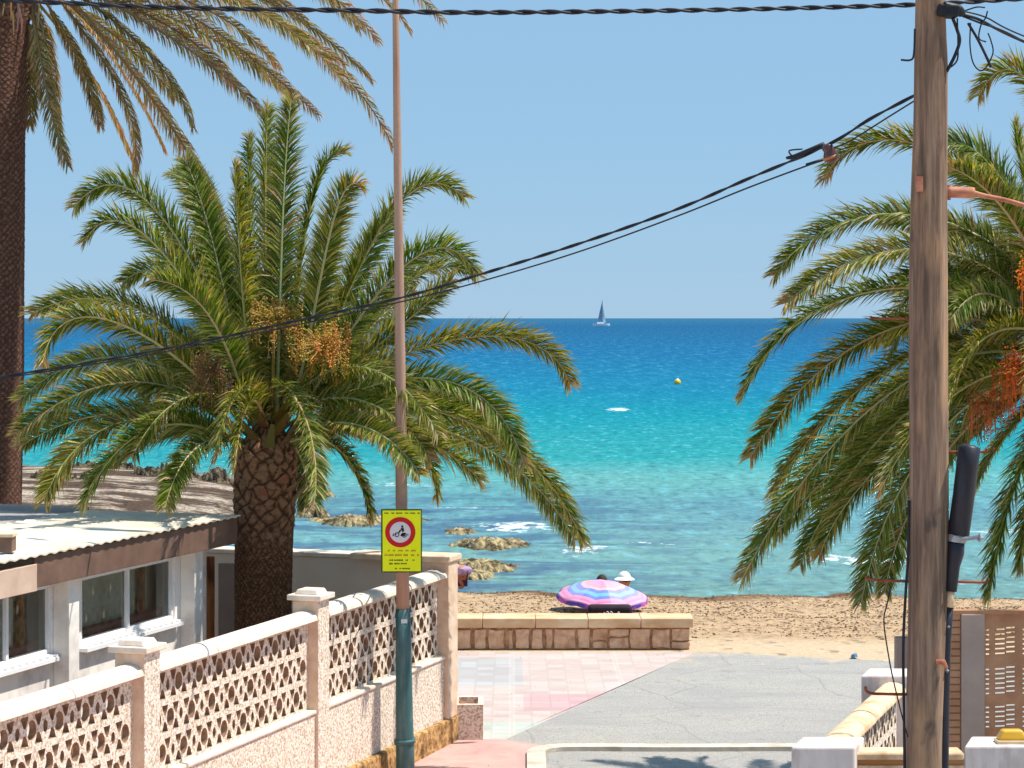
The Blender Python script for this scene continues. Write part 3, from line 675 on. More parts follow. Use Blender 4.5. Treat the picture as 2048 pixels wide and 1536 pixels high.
# ---------------------------------------------------------------- wooden utility pole
SP = 340
up_ = thing('utility_pole', Vector((P(1848, 1700, SP).x, F/SP, 1.0)), 'thick weathered wooden utility pole with rusty steps standing in front of the right hand palm', 'utility pole')
prof = [(1863,-330,54), (1862,-60,60), (1861,40,61), (1862,120,66), (1861,250,68), (1858,420,73), (1857,560,76), (1857,760,78), (1858,960,78), (1857,1090,80), (1856,1200,78), (1853,1330,76), (1849,1500,74), (1847,1750,80), (1846,1990,84)]
pts = cr([Vector((x, y, w)) for x, y, w in prof], 12); mb = MB(); nn = 40
for i, p in enumerate(pts):
    c = P(p.x, p.y, SP)
    for k in range(nn):
        a = 2*math.pi*k/nn; r = p.z/2/SP
        r *= 1+.03*mnoise.noise(Vector((math.cos(a)*2, math.sin(a)*2, c.z*.8)))+.02*mnoise.noise(Vector((math.cos(a)*9, math.sin(a)*9, c.z*.7)))
        mb.v.append(c+Vector((r*math.cos(a), r*math.sin(a), 0)))
for i in range(len(pts)-1):
    for k in range(nn): mb.f.append((i*nn+k, (i+1)*nn+k, (i+1)*nn+(k+1) % nn, i*nn+(k+1) % nn))
mb.build('pole_shaft', M['pole'], up_, True)
def pt(x, y, dy=0): v = P(x, y, SP); v.y += dy; return v
def step(pts_, r=.008, m='rust', nm='step', lab=None):
    mb = MB(); mb.tube(cr([pt(*q_) for q_ in pts_], 4), r, 8); o = mb.build(nm, M[m], up_, True)
    if lab: o['label'] = lab
step([(1822,637), (1780,637), (1745,637), (1742,632)], .006)
step([(1890,904), (1940,904), (1970,903), (1974,897)])
step([(1820,1163), (1770,1161), (1735,1158), (1732,1152)])
step([(1890,1162), (1940,1164), (1972,1164), (1976,1156)])
step([(1820,1389), (1770,1388), (1745,1387), (1733,1382), (1731,1373)], .009)
step([(1893,384), (1925,385), (1948,386)], .033, 'rust_lt', 'bracket', 'reddish bracket stub')
step([(1940,383), (1970,392), (2010,400), (2060,414), (2120,430)], .014, 'rust_lt', 'bracket')
mb = MB(); mb.tube([pt(1897, 370), pt(1897, 400)], .014, 8); mb.build('bracket', M['rust_lt'], up_)
mb = MB(); b0 = pt(1828, 385, -.085); mb.box(b0, (.035, -.02, 0), (0, .05, 0), (0, 0, .09)); mb.build('splice_block', M['rust_lt'], up_)
# thick black sleeve, clamp and conduit running down the right side
def pr(x, y, dy=-.05): return pt(x, y, dy)
mb = MB(); mb.tube([pr(1936,888), pr(1935,893), pr(1931,930), pr(1924,990), pr(1913,1068)], [.03,.066,.064,.064,.064], 18); mb.build('cable_sleeve', M['black_pipe'], up_, True)
mb = MB(); mb.tube([pr(1912,1066), pr(1910,1082)], .055, 16); mb.tube([pr(1898,1070,-.1), pr(1928,1074,-.1), pr(1950,1070,-.1)], .012, 8); mb.ico(pr(1952,1072,-.1), .028); mb.build('clamp', M['steel'], up_)
mb = MB(); mb.tube([pr(1909,1082), pr(1908,1105), pr(1903,1130), pr(1898,1180)], [.05,.05,.04,.036], 16); mb.build('cable_sleeve', M['black_pipe'], up_, True)
mb = MB(); mb.tube([pr(1899,1178), pr(1896,1212)], [.022,.022], 10); mb.build('cable_joint', M['cream_rail'], up_, True)
mb = MB(); mb.tube([pr(1896,1208,-.03), pr(1891,1280,-.03), pr(1888,1400,-.03), pr(1885,1600,-.03), pr(1885,1980,-.03)], [.027]*5, 14); mb.build('conduit', M['black_pipe'], up_, True)
mb = MB(); mb.ico(pr(1893,1251,-.06), .01); mb.ico(pr(1890,1338,-.06), .014); mb.build('bolt', M['steel'], up_)
mb = MB(); mb.tube([pr(1866,1318,-.11), pr(1878,1317,-.13), pr(1886,1330,-.1)], [.014,.018,.012], 8); mb.build('bolt', M['rust_lt'], up_)
mb = MB(); mb.tube(cr([pt(1826,60,-.06), pt(1824,110,-.06), pt(1818,122,-.05), pt(1800,121,-.03)], 4), .006, 6); mb.build('wire_clip', M['black'], up_)
# black clamp with the bundle of cables near the top
mb = MB(); mb.box(pt(1867, 36, -.12), (.125, 0, -.01), (0, .12, 0), (.01, 0, .07)); mb.tube([pt(1880,16,-.1), pt(1912,22,-.08), pt(1920,30,-.05)], .03, 8); bevel(mb.build('cable_clamp', M['black'], up_), .012)
def cable(name, pts_, r, label, cat='cable', group=None, twist=0, m='black', n=8):
    c = cr(pts_, 12); mb = MB()
    if twist:
        L = [0]
        for i in range(1, len(c)): L.append(L[-1]+(c[i]-c[i-1]).length)
        dense = []; tot = L[-1]; nseg = int(tot/(twist/8))
        j = 0
        for i in range(nseg+1):
            s = tot*i/nseg
            while j < len(c)-2 and L[j+1] < s: j += 1
            dense.append(c[j].lerp(c[j+1], (s-L[j])/max(1e-9, L[j+1]-L[j])))
        for ph in (0, math.pi):
            mb.tube([p+Vector((0, math.cos(2*math.pi*(tot*i/nseg)/twist+ph), math.sin(2*math.pi*(tot*i/nseg)/twist+ph)))*r*.95 for i, p in enumerate(dense)], r, 6)
    else: mb.tube(c, r, n)
    o = mb.build(name, M[m], None, True); return tag(o, label, cat, group)
w = lambda L: [P(x, y, s) for x, y, s in L]
cable('overhead_cable', w([(-500,-10,330), (0,1,335), (330,15,333), (700,21,330), (950,25,328), (1350,21,324), (1640,15,321), (1860,8,320), (2048,-3,316), (2500,-30,300)]), .009, 'twisted black overhead cable crossing the top of the sky', twist=.30)
cable('service_wire', w([(1838,186,338), (1740,238,332), (1655,290,328), (1500,356,318), (1350,420,308), (1150,490,296), (950,552,284), (800,596,276), (600,640,266), (350,694,256), (50,746,246), (-400,810,230)]), .0062, 'uppermost of the two long black wires slanting down left from the wooden pole', twist=.5)
cable('service_wire', w([(1838,196,338), (1780,232,333), (1700,282,329), (1662,298,328)]), .005, 'short black wire from the wooden pole to the brown insulator')
cable('service_wire', w([(1650,318,328), (1500,374,318), (1350,434,308), (1150,506,296), (950,566,284), (800,604,276), (640,640,268), (350,700,256), (50,750,246), (-400,814,230)]), .0055, 'lower of the two long black wires, slanting down left from the brown insulator')
kn = thing('wire_clamp', P(1600,304,325), 'small black knot of fittings on the slanting wires just left of the insulator', 'clamp')
mb = MB(); mb.tube(w([(1572,316,325), (1590,314,325), (1625,298,326), (1648,290,327)]), [.008,.018,.014,.02], 8); mb.tube(cr(w([(1590,318,325), (1578,302,325), (1605,298,325)]), 5), .005, 6); mb.tube(w([(1612,330,325), (1650,318,325)]), .01, 6); mb.build('fitting', M['black'], kn, True)
ins = thing('insulator', P(1660, 308, 328), 'brown ceramic insulator with a tan band hanging on the slanting wires', 'insulator')
mb = MB(); mb.tube(w([(1652,288,328), (1654,293,328), (1658,300,328), (1661,309,328), (1664,318,328), (1667,326,328)]), [.02,.036,.034,.046,.048,.02], 16); mb.build('ceramic_body', M['ceramic'], ins, True)
mb = MB(); mb.tube(w([(1660.4,313,328), (1662,318,328)]), [.0500,.0500], 16); mb.build('ceramic_band', M['ceramic_band'], ins, True)
G_ = 'loose black cables at the pole head'
cable('loose_cable', [pt(1912,28,-.05), pt(1960,40,0), pt(2048,60,.3), pt(2300,115,1.0)], .009, 'thick lower black cable leading right from the pole head clamp', group=G_)
cable('loose_cable', [pt(1912,22,-.05), pt(1970,34,0), pt(2048,57,.2), pt(2300,104,.9)], .005, 'thin upper black cable leading right from the pole head clamp', group=G_)
cable('loose_cable', [pt(1915,32,-.05), pt(1955,44,0), pt(2048,66,.2), pt(2300,128,1.2)], .006, 'lowest black cable leading right from the pole head clamp', group=G_)
cable('loose_cable', [pt(1900,40,-.08), pt(1910,62,-.06), pt(1915,85,-.06), pt(1905,115,-.06), pt(1890,145,-.05)], .010, 'thick black cable bowing down beside the top of the wooden pole', group=G_)
cable('loose_cable', [pt(1909,40,-.08), pt(1912,100,-.06), pt(1909,125,-.06), pt(1893,140,-.05)], .005, 'thin black cable bowing down beside the top of the wooden pole', group=G_)
cable('loose_cable', [pt(1941,46,0), pt(1940,90,0), pt(1946,125,0), pt(1960,141,0), pt(1974,132,0), pt(1986,105,0), pt(1982,82,0), pt(1976,66,0)], .0042, 'wide thin cable loop hanging right of the pole head', group=G_)
cable('loose_cable', [pt(1936,46,0), pt(1955,78,0), pt(1972,112,0), pt(1982,135,0)], .008, 'thick cable end hanging straight down through the loop', group=G_)
cable('loose_cable', [pt(1918,26,0), pt(1940,18,0), pt(1955,14,0), pt(1970,15,0)], .0045, 'short cable tail curling up right of the pole head clamp', group=G_)
cable('loose_cable', [pt(1975,22,0), pt(1971,36,0), pt(1962,50,0), pt(1958,76,0), pt(1972,84,0)], .0045, 'small hooked cable tail crossing the bundle right of the pole', group=G_)
cable('ground_wire', [pt(1816,1000,-.03), pt(1814,1100,-.04), pt(1808,1200,-.04), pt(1804,1300,-.04), pt(1806,1450,-.04), pt(1808,1700,-.04), pt(1808,1990,-.04)], .0085, 'straight black wire running down the left edge of the wooden pole')
cable('ground_wire', [pt(1776,1168,-.1), pt(1768,1205,-.1), pt(1762,1240,-.1), pt(1772,1310,-.1), pt(1782,1360,-.1), pt(1800,1430,-.08), pt(1812,1470,-.06)], .0042, 'thin wandering wire hanging from the left step of the wooden pole')

# ---------------------------------------------------------------- right hand boundary: white pillars, coping, lattice
rw = thing('low_garden_wall', G(1700, 1800), 'low garden wall with two whitewashed square pillars, weathered slanting coping and pierced blocks', 'wall')
SQ = .40
def sqp(x, y, s, w, h, nm, m, parent):
    p = P(x, y, s); p.z = 1.0; mb = MB()
    # square pillar aligned with the fence direction; p is its front left corner
    mb.box(p, OUT*0+Vector((w, .0, 0)), DIR*w*.9, UP*h); o = mb.build(nm, m, parent); bevel(o, .015, 3); return p
z1 = P(0, 1494, 320).z; p1 = sqp(1582, 1494, 320, .40, z1-1, 'pillar', M['cube_white'], rw)
p2 = sqp(1722, 1351, 267, .40, P(0, 1351, 267).z-1, 'pillar', M['cube_white'], rw)
a = Vector((p1.x+.27, p1.y+.36, 0)); b_ = Vector((p2.x+.24, p2.y-.005, 0)); Lr = (b_-a).length; dr = (b_-a).normalized()
mb = MB(); coping(mb, a, b_, .10, 2.27, 1.1); mb.build('coping_rail', M['cream_rail'], rw)
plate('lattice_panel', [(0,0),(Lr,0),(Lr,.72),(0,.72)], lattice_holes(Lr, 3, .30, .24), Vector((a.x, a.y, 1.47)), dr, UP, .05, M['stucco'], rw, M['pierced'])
mb = MB(); mb.box(Vector((a.x, a.y, 1))-Vector((dr.y, -dr.x, 0))*.08, dr*Lr, Vector((dr.y, -dr.x, 0))*.16, UP*.465); mb.build('plinth_wall', M['stucco'], rw)
# cross wall to the right with board face, and the pillar with the amber lamp
z3 = P(0, 1492, 318).z; p3 = P(1929, 1492, 318)
cw = thing('cross_wall', Vector((p3.x-.2, p3.y, 1)), 'cream topped orange brown wall section seen under the wooden pole between the white pillars', 'wall')
mb = MB(); mb.box(Vector((p1.x+.402, p1.y+.10, 1)), (p3.x-p1.x-.405, 0, 0), (0, .14, 0), UP*1.22); mb.build('board_face', M['orange_wood'], cw)
mb = MB(); mb.box(Vector((p1.x+.402, p1.y+.07, 2.222)), (p3.x-p1.x-.405, 0, 0), (0, .20, 0), UP*.045); bevel(mb.build('coping_rail', M['cream_rail'], cw), .012)
mb = MB(); mb.box(Vector((p1.x+.402, p1.y+.085, 2.10)), (p3.x-p1.x-.405, 0, 0), (0, .013, 0), UP*.085); mb.build('batten', M['cream_rail'], cw)
lpil = thing('gate_pillar', Vector((p3.x, p3.y, 1)), 'whitewashed square pillar at the lower right corner carrying the amber lamp', 'pillar')
mb = MB(); mb.box(Vector((p3.x, p3.y, 1)), (.6, 0, 0), DIR*.34, UP*(z3-1)); bevel(mb.build('pillar_shaft', M['cube_white'], lpil), .015, 3)
q0 = Vector((P(1974, 1485, 310).x, p3.y+.05, z3)); al = thing('pillar_lamp', q0, 'amber trapezoid lamp with cream base on the lower right white pillar', 'lamp')
mb = MB(); mb.box(q0, (.205, 0, 0), (0, .12, 0), UP*.022); bevel(mb.build('lamp_base', M['cream_plastic'], al), .006)
mb = MB(); zt = UP*.0225
mb.prism([q0+Vector((.008,.01,0))+zt, q0+Vector((.197,.01,0))+zt, q0+Vector((.197,.11,0))+zt, q0+Vector((.008,.11,0))+zt],
         [q0+Vector((.04,.025,.085)), q0+Vector((.165,.025,.085)), q0+Vector((.165,.095,.085)), q0+Vector((.04,.095,.085))]); bevel(mb.build('lamp_cover', M['lamp_yellow'], al), .014, 3)
# brown screen with slots, grey panel, end post
sc = thing('slotted_screen', P(1960, 1500, 250), 'tall brown screen pierced with groups of horizontal slots behind the amber lamp', 'screen')
S0 = 250; e0 = P(1890, 1228, S0); zt = e0.z; Dy = e0.y
def X(x): return (x-1024)/S0
mb = MB(); mb.box((X(1860), Dy, 1), (X(1921)-X(1860), 0, 0), (0, .05, 0), UP*(zt-1)); o = mb.build('board_panel', M['brown_slat'], sc)
mb = MB()
for i in range(28): mb.box((X(1861), Dy-.012, 1.05+i*.057), (X(1920)-X(1861), 0, 0), (0, .011, 0), UP*.045)
mb.build('slat', M['brown_slat'], sc)
mb = MB(); mb.box((X(1921)+.001, Dy-.03, 1), (X(1968)-X(1921)-.002, 0, 0), (0, .09, 0), UP*(zt-1.0)); bevel(mb.build('grey_post', M['gate_grey'], sc), .006)
holes = []; x0 = X(1968)
def slot(xa, xb, y, sk): za = 5-(y-636)/S0-1; holes.append([(X(xa)-x0, za), (X(xb)-x0, za+sk), (X(xb)-x0, za+sk-.015), (X(xa)-x0, za-.015)])
for ya, n_ in ((1258, 6), (1337, 6), (1413, 5), (1480, 5)):
    for i in range(n_):
        y_ = ya+i*9.6
        slot(1972, 1980, y_+1, 0); slot(1991, 2011, y_, .004); slot(2013, 2031, y_-3.5, .004); slot(2046, 2066, y_, .004); slot(2068, 2086, y_-3.5, .004)
plate('slotted_panel', [(0,0), (X(2140)-x0,0), (X(2140)-x0, zt-1), (0, zt-1)], holes, Vector((x0, Dy+.02, 1)), (1,0,0), UP, .02, M['brown_slat'], sc)
mb = MB(); mb.box((X(1860), Dy-.02, zt), (X(2140)-X(1860), 0, 0), (0, .08, 0), UP*.03); mb.build('top_rail', M['brown_slat'], sc)
ep = P(1793, 1276, 240); o = MB(); o.box(Vector((ep.x, ep.y, 1)), (.12, 0, 0), (0, .12, 0), UP*(ep.z-1)); o = bevel(o.build('gate_post', M['gate_grey']), .01)
tag(o, 'short grey brown post standing just left of the wooden pole beyond the garden wall', 'post')

# ---------------------------------------------------------------- stone seat wall on the beach edge
bx0, bx1 = P(860, 1300, 165).x, P(1384, 1300, 165.6).x; by = F/165.6
sw = thing('seat_wall', Vector(((bx0+bx1)/2, by, 1)), 'low sandstone seat wall with cream slab top between the promenade and the beach', 'wall')
mb = MB(); mb.box((bx0, by+.03, .9), (bx1-bx0-.03, 0, 0), (0, .36, 0), UP*.355); mb.build('wall_core', M['mortar'], sw)
mb = MB(); x = bx0; i = 0
while x < bx1-.09:
    w_ = min(random.uniform(.09, .29), bx1-.015-x); two = w_ > .2 and random.random() < .3; z_ = .995
    for hh in ((.10+.05*(i % 2), .145-.05*(i % 2)) if two else (.255,)):
        n_ = len(mb.v); d = random.uniform(.0, .02); g_ = .008
        fr_ = [Vector((x+g_+random.uniform(0,.018), by+d, z_+g_+random.uniform(0,.008))), Vector((x+w_-g_-random.uniform(0,.018), by+d, z_+g_+random.uniform(0,.008))),
               Vector((x+w_-g_-random.uniform(0,.018), by+d, z_+hh-random.uniform(.002,.02))), Vector((x+g_+random.uniform(0,.018), by+d, z_+hh-random.uniform(.002,.02)))]
        jt = lambda p: p+Vector((random.uniform(-.016,.016), random.uniform(-.012,.012), random.uniform(-.014,.014)))
        fr_ = [fr_[0], jt((fr_[0]+fr_[1])/2), fr_[1], jt((fr_[1]+fr_[2])/2), fr_[2], jt((fr_[2]+fr_[3])/2), fr_[3], jt((fr_[3]+fr_[0])/2)]
        mb.prism(fr_, [Vector((p.x, by+.06, p.z)) for p in fr_]); z_ += hh+.004
    x += w_; i += 1
bevel(mb.build('stone_facing', M['stone'], sw), .014, 3)
mb = MB(); n_ = 5
for i in range(n_):
    a_ = bx0+(bx1-bx0+.02)*i/n_; b2 = bx0+(bx1-bx0+.02)*(i+1)/n_
    mb.box((a_+.003, by-.03, 1.262), (b2-a_-.006, 0, 0), (0, .46, 0), UP*.115)
bevel(mb.build('slab_top', M['seat_cap'], sw), .012, 3)

# ---------------------------------------------------------------- palms
def shade(c, f): return (c[0]*f, c[1]*f, c[2]*f)
def frond(parent, ctrl, Lm, green, tipc, n=95, droop=.25, dry=0.0, seed=0, rach=(.62,.60,.30), v_up=.35, wid=.016, start=.10, rr=.017, ang=48, rollr=(25, 62)):
    rnd = random.Random(seed); pts = bez(ctrl, 40); mb = MB()
    rc = tuple(c*rnd.uniform(.8, 1.1) for c in rach)
    L = [0]
    for i in range(1, len(pts)): L.append(L[-1]+(pts[i]-pts[i-1]).length)
    tot = L[-1]
    mb.tube(pts[::2], [rr*(1-.85*i/20)+.0015 for i in range(len(pts[::2]))], 5, rc)
    out = (pts[-1]-pts[0]); out.z = 0
    if out.length < .2: out = Vector((rnd.uniform(-1,1), -1, 0))
    out.normalize(); hue = rnd.uniform(-1, 1); roll = R(rnd.choice((-1, 1))*rnd.uniform(*rollr))
    j = 0
    for i in range(n):
        t_ = start+(1-start)*(i+rnd.random()*.5)/n; s = tot*t_
        while j < 39 and L[j+1] < s: j += 1
        f = (s-L[j])/max(1e-9, L[j+1]-L[j]); p = pts[j].lerp(pts[min(40, j+1)], min(1, f))
        T = (pts[min(40, j+1)]-pts[max(0, j-1)]).normalized()
        Nn = UP-T*T.z
        if Nn.length < .35: Nn = Nn+(out*(-1 if T.z > 0 else 1)*(1))
        Nn = (Nn-T*Nn.dot(T)).normalized(); S = T.cross(Nn); ro_ = roll*(.6+.7*t_); Nn, S = Nn*math.cos(ro_)+S*math.sin(ro_), S*math.cos(ro_)-Nn*math.sin(ro_)
        env = min(1, (t_-start)*6+.35)*(1-max(0, (t_-.72)/.28)**2*.5)
        for sd in (-1, 1):
            ln = Lm*env*rnd.uniform(.82, 1.12); A_ = R(ang+rnd.uniform(-12, 12)-18*t_)
            vv = v_up*rnd.choice((-.5, .4, 1.3, 2.1))*rnd.uniform(.6, 1.3)
            d = (S*sd*math.sin(A_)+T*math.cos(A_)+Nn*vv*math.sin(A_)); d.normalize()
            d2 = (d-UP*droop*rnd.uniform(.6, 1.6)).normalized()
            wv = (T*.9+Nn*rnd.uniform(-.7, .7)).cross(d).cross(d); wv.normalize()
            wv = (wv*1.0+S*rnd.uniform(-.4, .4)); wv = (wv-d*wv.dot(d)).normalized()
            w_ = wid*rnd.uniform(.75, 1.2)
            k = rnd.random(); br_ = rnd.uniform(.5, 1.45)
            c = tuple(g*br_ for g in green)
            if k < .27: c = tuple(a*.45+b*.55 for a, b in zip(c, (.56, .54, .16)))
            if rnd.random() < dry or t_ > 1-dry*.5*rnd.random(): c = tuple(x*rnd.uniform(.7, 1.2) for x in tipc)
            c = (c[0]*(1+.15*hue), c[1], c[2]*(1-.1*hue)); ct = tuple(a*.6+b*.4 for a, b in zip(c, tipc))
            m1 = p+d*ln*.5; e = m1+d2*ln*.5; q_ = len(mb.v)
            mb.v += [p-wv*w_*.35, p+wv*w_*.35, m1+wv*w_*.5, m1-wv*w_*.5, e]
            mb.c += [c, c, c, c, ct]
            mb.f += [(q_, q_+1, q_+2, q_+3), (q_+3, q_+2, q_+4)]
    return mb.build('frond', M['leaf'], parent)
def ctl(L, s, dD=0.0):
    """four photo points; the frond leans dD metres away from (+) or towards (-) the viewer at its tip"""
    out = []
    D0 = F/s
    for i, (x, y) in enumerate(L):
        D = D0+dD*(0, .35, .75, 1)[i]*1.0
        out.append(P(x, y, F/D))
    # same apparent place, real depth
    return out
GREEN = (.088, .150, .006); GREEN2 = (.140, .175, .010); TIP = (.42, .33, .15); BROWN = (.20, .135, .06)
def trunk(parent, pts_, s, m, ring_h, amp, big_above, seed, n_a=16, spiral=True):
    """pts_: (x, y, width px). leaf scars as a diamond relief, larger towards the crown"""
    c = cr([Vector((x, y, w)) for x, y, w in pts_], 14); mb = MB(); nn = 112; tot = []
    dense = []
    for i in range(len(c)-1):
        for k in range(10): dense.append(c[i].lerp(c[i+1], k/10))
    dense.append(c[-1])
    for p in dense:
        q_ = P(p.x, p.y, s)
        top = 1/(1+math.exp((p.y-big_above)/18.0)) if big_above is not None else 0
        for k in range(nn):
            a = 2*math.pi*k/nn
            def dia(na, rh):
                u = a/(2*math.pi)*na; v_ = q_.z/rh*.5
                u += .25*mnoise.noise(Vector((math.cos(a)*3, math.sin(a)*3, q_.z*4+seed))); v_ += .30*mnoise.noise(Vector((math.cos(a)*3+9, math.sin(a)*3, q_.z*3+seed)))
                w1_ = .42*mnoise.noise(Vector((u*1.1 % na, v_*1.1, seed+7))); fa = (u+v_+w1_) % 1; fb = (u-v_-w1_) % 1
                dd = max(abs(fa-.5), abs(fb-.5))*2
                e_ = 1-dd**4; up_ = ((fa-fb) % 1); return max(0, e_)*(.6+.4*(1-abs(fa-.5)-abs(fb-.5)))*(.75+.25*((fa-.5)-(fb-.5)))
            h_ = dia(n_a, ring_h)*.55*(1-top)+dia(12, .080)*1.5*top
            h_ *= .75+.7*mnoise.noise(Vector((math.cos(a)*9, math.sin(a)*9, q_.z*26)))
            r = p.z/2/s*(1+.02*mnoise.noise(Vector((math.cos(a), math.sin(a), q_.z))))-amp*.6+amp*h_
            mb.v.append(q_+Vector((r*math.cos(a), r*math.sin(a), 0))); mb.c.append((min(1, h_*(1.1 if top < .5 else .8)), top, 0))
    for i in range(len(dense)-1):
        for k in range(nn): mb.f.append((i*nn+k, (i+1)*nn+k, (i+1)*nn+(k+1) % nn, i*nn+(k+1) % nn))
    return mb.build('trunk', m, parent)
def fruit(parent, a, b_, n, spread, colr, seed, hang=.35, nm='fruit_cluster', br_=.0085):
    rnd = random.Random(seed); mb = MB(); mb.tube([a, a.lerp(b_, .5)+UP*.05, b_], [.02, .016, .012], 6, (.30, .22, .05))
    for i in range(n):
        d = Vector((rnd.uniform(-1,1), rnd.uniform(-1,1), rnd.uniform(-.6,1))).normalized()*spread*rnd.uniform(.4, 1)
        e = b_+d; f_ = e-UP*hang*rnd.uniform(.3, 1); pts_ = [b_.lerp(e, k/3)-UP*hang*.1*(k/3)**2 for k in range(4)]+[f_]
        c = tuple(x*rnd.uniform(.7, 1.25) for x in colr)
        mb.tube(pts_, .0035, 3, c, False)
        for k in range(14):
            t_ = rnd.random(); p = e.lerp(f_, t_) if rnd.random() < .7 else b_.lerp(e, t_)
            mb.ico(p+Vector((rnd.uniform(-1,1), rnd.uniform(-1,1), rnd.uniform(-1,1)))*.03, br_*rnd.uniform(.7, 1.3), tuple(x*rnd.uniform(.75, 1.3) for x in c))
    return mb.build(nm, M['fruit'], parent)
def stubs(parent, c, n, r0, L_, colr, seed, z0=-.1, z1=.25):
    rnd = random.Random(seed); mb = MB()
    for i in range(n):
        a = 2*math.pi*i*.382+rnd.uniform(-.2,.2); z = z0+(z1-z0)*i/n; rr_ = r0*(1-.5*i/n)
        o = c+Vector((math.cos(a)*rr_, math.sin(a)*rr_, z)); d = Vector((math.cos(a), math.sin(a), rnd.uniform(.5, 1.4))).normalized(); s_ = Vector((-math.sin(a), math.cos(a), 0))
        ln = L_*rnd.uniform(.6, 1.1); cc_ = tuple(x*rnd.uniform(.7, 1.2) for x in colr)
        mb.prism([o-s_*.05-d*.02, o+s_*.05-d*.02, o+s_*.05+Vector((0,0,.03))-d*.02, o-s_*.05+Vector((0,0,.03))-d*.02], [o+d*ln-s_*.018, o+d*ln+s_*.018, o+d*ln+s_*.018+UP*.015, o+d*ln-s_*.018+UP*.015], cc_)
    return mb.build('leaf_base', M['fruit'], parent)
# palm 1: leafy palm behind the fence
S1 = 222
pa = thing('leafy_palm', P(525, 1524, S1), 'full leafy green palm with orange fruit stalks behind the lattice fence', 'palm tree')
trunk(pa, [(524,1560,128), (525,1400,118), (526,1250,116), (527,1150,118), (528,1085,119), (529,1030,122), (531,960,125), (533,905,118), (535,870,80), (536,840,40)], S1, M['trunk'], .030, .020, 1060, 1, 42)
stubs(pa, P(533, 890, S1), 26, .24, .34, (.16, .13, .03), 3, -.05, .35)
stubs(pa, P(532, 930, S1), 34, .27, .15, (.26, .17, .09), 13, -.30, .12)
F1 = [ # photo points, depth, leaflet length
 ([(540,860),(530,600),(528,380),(535,215)], .5), ([(552,860),(562,600),(562,380),(582,198)], -.1), ([(525,860),(505,640),(490,430),(500,275)], .9), ([(518,860),(488,680),(478,480),(470,330)], -.6),
 ([(560,850),(600,640),(600,300),(690,305)], .4), ([(575,850),(640,640),(660,330),(720,370)], -.4), ([(590,850),(680,620),(800,260),(928,395)], .6), ([(590,850),(700,640),(870,380),(952,550)], -.5),
 ([(600,840),(700,680),(830,480),(948,548)], 1.1), ([(600,850),(720,700),(1080,580),(1140,768)], .2), ([(600,860),(720,740),(980,680),(1048,930)], -.8), ([(600,870),(760,730),(1080,840),(1165,1085)], -.3),
 ([(600,880),(760,800),(1020,840),(1150,1080)], .9), ([(565,890),(650,840),(730,920),(738,1035)], -.9), ([(575,890),(760,810),(880,890),(872,995)], .9), ([(540,780),(570,730),(650,860),(628,1010)], -1.4),
 ([(515,850),(440,600),(280,240),(148,415)], .3), ([(512,850),(430,620),(250,330),(170,482)], -.6), ([(505,850),(430,620),(340,480),(245,565)], .8), ([(490,860),(380,640),(220,540),(62,628)], .5),
 ([(490,860),(380,700),(120,520),(85,725)], -.9), ([(480,870),(360,700),(180,660),(40,800)], .9), ([(480,870),(350,720),(170,740),(36,868)], -.3), ([(480,880),(350,810),(180,800),(45,890)], .6),
 ([(480,890),(320,790),(150,830),(88,1002)], -.8), ([(480,890),(340,800),(230,860),(168,1008)], -1.3), ([(490,900),(430,850),(360,890),(330,1015)], -1.0), ([(510,850),(450,560),(400,340),(345,345)], 1.0),
 ([(505,850),(460,640),(420,420),(370,320)], .3), ([(500,850),(470,720),(420,560),(300,560)], -1.6), ([(595,860),(700,760),(850,740),(1010,840)], 1.4), ([(600,850),(680,720),(760,620),(830,580)], 1.5),
 ([(560,850),(620,700),(640,560),(660,440)], 1.3), ([(530,850),(500,700),(440,560),(400,420)], 1.4), ([(585,870),(680,820),(780,850),(840,950)], -1.5), ([(600,860),(720,790),(900,770),(1000,880)], .2),
 ([(480,880),(400,790),(280,740),(180,760)], 1.5), ([(485,880),(400,850),(300,850),(230,930)], 1.2), ([(570,850),(650,680),(720,520),(790,420)], .9), ([(590,860),(700,720),(850,620),(905,560)], .4),
 ([(560,870),(590,880),(620,930),(612,1010)], .6), ([(520,860),(460,700),(380,560),(330,460)], .4), ([(600,870),(740,830),(880,870),(960,960)], -1.0)]
for i, (c, dd) in enumerate(F1):
    L = (Vector((*c[3], 0))-Vector((*c[0], 0))).length
    o = frond(pa, ctl(c, S1, dd), (.27 if L > 330 else .23), GREEN if i % 3 else GREEN2, TIP, n=int(180+L*.52), droop=.30, dry=.12, seed=i, wid=.0125, ang=54)
def inner(par_, c, n, seed):
    rnd = random.Random(seed)
    for i in range(n):
        a = (math.pi/2 if rnd.random() < .78 else -math.pi/2)+rnd.uniform(-1.1, 1.1); L_ = rnd.uniform(1.3, 1.9); h = rnd.uniform(.4, 1.3); d = Vector((math.cos(a), math.sin(a), 0))
        frond(par_, [c, c+d*L_*.25+UP*h*.8, c+d*L_*.7+UP*h, c+d*L_+UP*(h*.6-.5)], .24, GREEN if i % 2 else GREEN2, TIP, n=210, droop=.32, dry=.14, seed=seed*50+i, wid=.0125, ang=54)
inner(pa, P(535, 870, S1), 16, 3)
fruit(pa, P(545, 850, S1), P(556, 640, S1)-Vector((0,.35,0)), 90, .27, (.42,.27,.05), 5, .16)
fruit(pa, P(560, 850, S1), P(655, 690, S1)-Vector((0,.45,0)), 110, .30, (.50,.28,.05), 6, .16)
fruit(pa, P(520, 850, S1), P(450, 735, S1)-Vector((0,.7,0)), 46, .24, (.20,.11,.04), 8, .3)
